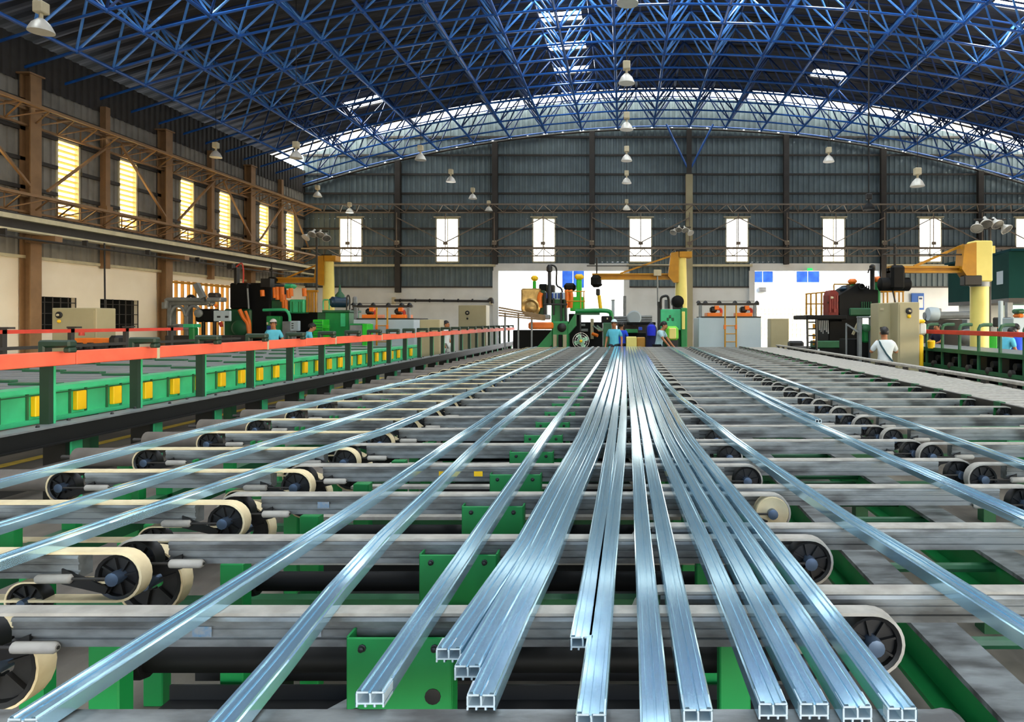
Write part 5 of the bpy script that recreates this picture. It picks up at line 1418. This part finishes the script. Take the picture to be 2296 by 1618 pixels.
# ================================================================== people
def skin_mesh(name, joints, edges, root, material, parent, sub=2):
    names = list(joints); idx = {n: i for i, n in enumerate(names)}
    me = bpy.data.meshes.new(name); me.from_pydata([joints[n][0] for n in names], [(idx[a], idx[b]) for a, b in edges], [])
    ob = bpy.data.objects.new(name + '_tmp', me); COL.objects.link(ob)
    ob.modifiers.new('s', 'SKIN'); 
    sk = me.skin_vertices[0].data if me.skin_vertices else None
    for n in names:
        r = joints[n][1]; sk[idx[n]].radius = (r, r) if not isinstance(r, tuple) else r
        sk[idx[n]].use_root = (n == root)
    sb = ob.modifiers.new('b', 'SUBSURF'); sb.levels = sub; sb.render_levels = sub
    bpy.context.view_layer.update()
    dg = bpy.context.evaluated_depsgraph_get()
    m2 = bpy.data.meshes.new_from_object(ob.evaluated_get(dg)); m2.name = name
    bpy.data.objects.remove(ob); bpy.data.meshes.remove(me)
    m2.materials.clear(); m2.materials.append(M[material] if isinstance(material, str) else material)
    m2.shade_smooth()
    o = bpy.data.objects.new(name, m2); COL.objects.link(o); o.parent = parent
    return o
def person(label, x, d, rz, shirt, trousers, cap=None, h=1.66, lean=0.0, arms=None, z=0.0, strap=False, bag=False, stride=0.0):
    """stands facing -y before rz; arms = {side: (elbow, wrist)} in local coordinates"""
    X = (x - CX)*d/FPX
    o = thing('person', label, 'person', (X, d, z), rz)
    k = h/1.70; s = math.sin(lean); c = math.cos(lean)
    def t(p):          # lean the upper body forwards from the hips
        x_, y_, z_ = p
        if z_ > .95: y2 = y_*c - (z_-.95)*s; z2 = .95 + (z_-.95)*c + y_*s; return (x_*k, y2*k, z2*k)
        return (x_*k, y_*k, z_*k)
    A = {-1: ((-.235, .03, 1.14), (-.25, -.10, .93)), 1: ((.235, .03, 1.14), (.25, -.10, .93))}
    if arms: A.update(arms)
    J = {'pelvis': (t((0, 0, .95)), (.135*k, .10*k)), 'waist': (t((0, 0, 1.10)), (.12*k, .09*k)), 'chest': (t((0, .0, 1.28)), (.15*k, .105*k)), 'collar': (t((0, .01, 1.41)), (.10*k, .075*k)),
         'neck': (t((0, -.005, 1.46)), .06*k), 'jaw': (t((0, -.035, 1.515)), (.074*k, .085*k)), 'face': (t((0, -.025, 1.59)), (.088*k, .104*k)), 'crown': (t((0, -.01, 1.665)), (.066*k, .08*k)),
         'nose': (t((0, -.128, 1.575)), .013*k)}
    E = [('pelvis', 'waist'), ('waist', 'chest'), ('chest', 'collar'), ('collar', 'neck'), ('neck', 'jaw'), ('jaw', 'face'), ('face', 'crown'), ('face', 'nose')]
    for sd in (-1, 1):
        n = str(sd); el, wr = A[sd]
        e = Vector(t(el)); w = Vector(t(wr)); f = (w-e).normalized(); side = Vector((sd, 0, 0)); side = (side - f*side.dot(f)).normalized(); up = f.cross(side)
        J['sh'+n] = (t((sd*.165, .01, 1.365)), .06*k); J['el'+n] = (tuple(e), .042*k); J['wr'+n] = (tuple(w), .028*k)
        pa = w + f*.06*k; J['pa'+n] = (tuple(pa), (.034*k, .018*k))
        E += [('chest', 'sh'+n), ('sh'+n, 'el'+n), ('el'+n, 'wr'+n), ('wr'+n, 'pa'+n)]
        for q, (off, ln) in enumerate(((-.024, .07), (-.008, .08), (.009, .075), (.024, .06))):
            k1 = pa + up*off*k + f*ln*.5*k; k2 = pa + up*off*k*1.1 + f*ln*k - side*.02*k
            J['f%d%s' % (q, n)] = (tuple(k1), .009*k); J['g%d%s' % (q, n)] = (tuple(k2), .007*k); E += [('pa'+n, 'f%d%s' % (q, n)), ('f%d%s' % (q, n), 'g%d%s' % (q, n))]
        t1 = w + f*.04*k + up*.045*k; t2 = w + f*.075*k + up*.055*k
        J['t'+n] = (tuple(t1), .010*k); J['u'+n] = (tuple(t2), .008*k); E += [('wr'+n, 't'+n), ('t'+n, 'u'+n)]
        st = stride*sd
        J['hip'+n] = ((sd*.085*k, 0, .90*k), .09*k); J['kn'+n] = ((sd*.095*k, (-.02-st*.5)*k, .50*k), .058*k); J['an'+n] = ((sd*.095*k, (.02-st)*k, .09*k), .04*k); J['toe'+n] = ((sd*.11*k, (-.13-st)*k, .035*k), .036*k)
        E += [('pelvis', 'hip'+n), ('hip'+n, 'kn'+n), ('kn'+n, 'an'+n), ('an'+n, 'toe'+n)]
    skin_mesh('body', J, E, 'pelvis', 'skin', o, 1)
    g = lambda n, a: (J[n][0], tuple(x_ + a*k for x_ in J[n][1]) if isinstance(J[n][1], tuple) else J[n][1] + a*k)
    S_ = {n: g(n, .026) for n in ('waist', 'chest', 'collar')}; S_['pelvis'] = (t((0, 0, .98)), (.18*k, .145*k)); S_['hem'] = ((0, 0, .80*k), (.17*k, .13*k))
    ES = [('hem', 'pelvis'), ('pelvis', 'waist'), ('waist', 'chest'), ('chest', 'collar')]
    for sd in ('-1', '1'):
        S_['sh'+sd] = g('sh'+sd, .022); a = Vector(J['sh'+sd][0]); b = Vector(J['el'+sd][0]); S_['el'+sd] = (tuple(a.lerp(b, .85)), .058*k)
        ES += [('chest', 'sh'+sd), ('sh'+sd, 'el'+sd)]
    skin_mesh('shirt', S_, ES, 'chest', shirt, o, 1)
    T_ = {'pelvis': (t((0, 0, .97)), (.15*k, .115*k))}; ET = []
    for sd in ('-1', '1'):
        for n in ('hip', 'kn', 'an'): T_[n+sd] = g(n+sd, .02)
        ET += [('pelvis', 'hip'+sd), ('hip'+sd, 'kn'+sd), ('kn'+sd, 'an'+sd)]
    skin_mesh('trousers', T_, ET, 'pelvis', trousers, o, 1)
    fc = Vector(J['face'][0]); fw = Vector((0, -c, -s)); upv = Vector((0, -s, c))
    def headmesh(name, m, r, z0, off):
        mb = MB(); mb.ball((0, 0, 0), .086*k*r, .102*k*r, .10*k*r, 14, 6, z0)
        mb.v = [tuple(Matrix.Rotation(lean, 3, 'X') @ Vector(v) + fc + upv*off*k + fw*(-.008*k)) for v in mb.v]
        return mb.build(name, m, o, True, local=True)
    hr = headmesh('hair', 'hair', 1.06, .12, .03); hr.location = tuple(-fw*.018*k)
    headmesh('hair_back', 'hair', .98, -.55, .015).location = tuple(-fw*.045*k)
    if cap:
        cpo = headmesh('cap', cap, 1.16, .22, .038); cpo.location = tuple(-fw*.01*k)
        mb = MB(); mb.obox(fc + fw*.12*k + upv*.066*k, Vector((1, 0, 0)), fw, upv, .065*k, .05*k, .005); mb.build('cap_peak', cap, cpo, local=True)
    for sd in (-1, 1):
        MB().ball(fc + fw*.088*k + Vector((sd*.034*k, 0, 0)) + upv*.008*k, .013*k, n=8, m=4).build('eye', 'black', o, True, local=True)
        MB().ball(fc + Vector((sd*.084*k, .005, -.01)), .012*k, .02*k, .03*k, 8, 4).build('ear', 'skin', o, True, local=True)
        an = Vector(J['an%d' % sd][0]); to = Vector(J['toe%d' % sd][0])
        mb = MB(); mb.path([an + Vector((0, .07*k, -.05*k)), an + Vector((0, .02*k, -.03*k)), an.lerp(to, .6) + Vector((0, 0, -.01*k)), to + Vector((0, -.02*k, -.002))], [.035*k, .05*k, .045*k, .03*k], 8); mb.build('shoe', 'black', o, True, local=True)
    mb = MB(); mb.obox(fc + fw*.096*k - upv*.058*k, Vector((1, 0, 0)), fw, upv, .022*k, .006, .004); mb.build('mouth', mat('lips', '#8a4238', .6, 0, 0), o, local=True)
    if strap:
        mb = MB(); pts = [(-.14, .11, .98), (0, .135, 1.15), (.1, .13, 1.32), (.13, .05, 1.43), (.1, -.09, 1.36), (-.05, -.14, 1.2), (-.16, -.09, 1.02)]
        mb.path([Vector(p)*k for p in pts], .018*k, 6); sp = mb.build('shoulder_strap', mat('teal strap', '#2a4f58', .7, 0, .1), o, True, local=True)
    if bag:
        mb = MB(); mb.bbox(-.17*k, .13*k, .10*k, .2*k, .80*k, .99*k, .03); b_ = mb.build('waist_bag', 'blackm', o, local=True)
    return o
SB = mat('light blue shirt', '#5fc3dd', .8, 0, .15, 8); SW = mat('white shirt', '#dfe8ea', .8, 0, .12, 8); SN = mat('royal blue shirt', '#1c4fe0', .8, 0, .15, 8)
TD = mat('dark trousers', '#20242c', .85, 0, .2, 8); TG = mat('grey trousers', '#565c5e', .85, 0, .2, 8); CW = mat('white cap', '#cfe6ee', .8, 0, .05); SP = mat('pale blue shirt', '#a9ccd6', .8, 0, .15, 8)
fwd = {1: ((.23, -.12, 1.16), (.16, -.38, 1.10)), -1: ((-.23, -.12, 1.16), (-.16, -.38, 1.10))}
person('worker in light blue shirt and white cap at the table end', 1377, 21.0, R(-8), SB, TD, CW, 1.68)
person('worker in royal blue shirt behind the capped worker', 1393, 22.6, R(170), SN, TD, None, 1.62)
person('dark-haired worker in pale shirt bending over the table end', 1476, 20.9, R(70), SP, TD, None, 1.66, .28, {1: ((.24, -.16, 1.2), (.2, -.46, 1.0)), -1: ((-.24, -.16, 1.2), (-.18, -.46, 1.0))})
person('worker in light blue shirt and pale cap behind the red rail', 613, 19.5, R(20), SB, TD, mat('grey cap', '#b8b4b0', .8, 0, 0), 1.68)
person('worker in light blue shirt bending at the left press', 683, 20.6, R(120), SB, TD, None, 1.62, .35, fwd)
person('worker in white shirt walking beyond the red rail', 998, 22.0, R(75), SW, mat('light trousers', '#c9d2d2', .85, 0, .1), None, 1.66, .05, None, 0, stride=.18)
person('man in white shirt with shoulder strap seen from behind at the table edge', 1984, 13.0, R(172), SW, TG, None, 1.53, .05, {-1: ((-.27, -.10, 1.17), (-.14, -.26, 1.36)), 1: ((.27, -.08, 1.17), (.14, -.27, 1.36))}, strap=True, bag=True)
person('worker in dark clothes behind the right conveyor, facing left', 2106, 19.5, R(-70), mat('dark work shirt', '#1b1e3a', .8, 0, .2), TD, None, 1.60, .1, fwd)
person('worker in light blue shirt bending behind the right red rail', 2246, 15.9, R(95), SB, TD, None, 1.56, .45, fwd)
person('worker in grey and bright blue clothes at the right frame', 2281, 17.0, R(180), SN, TG, None, 1.58, .1)
person('worker in dark clothes standing under the green cabin', 2236, 20.5, R(-60), 'blackm', TD, None, 1.72, 0, None)
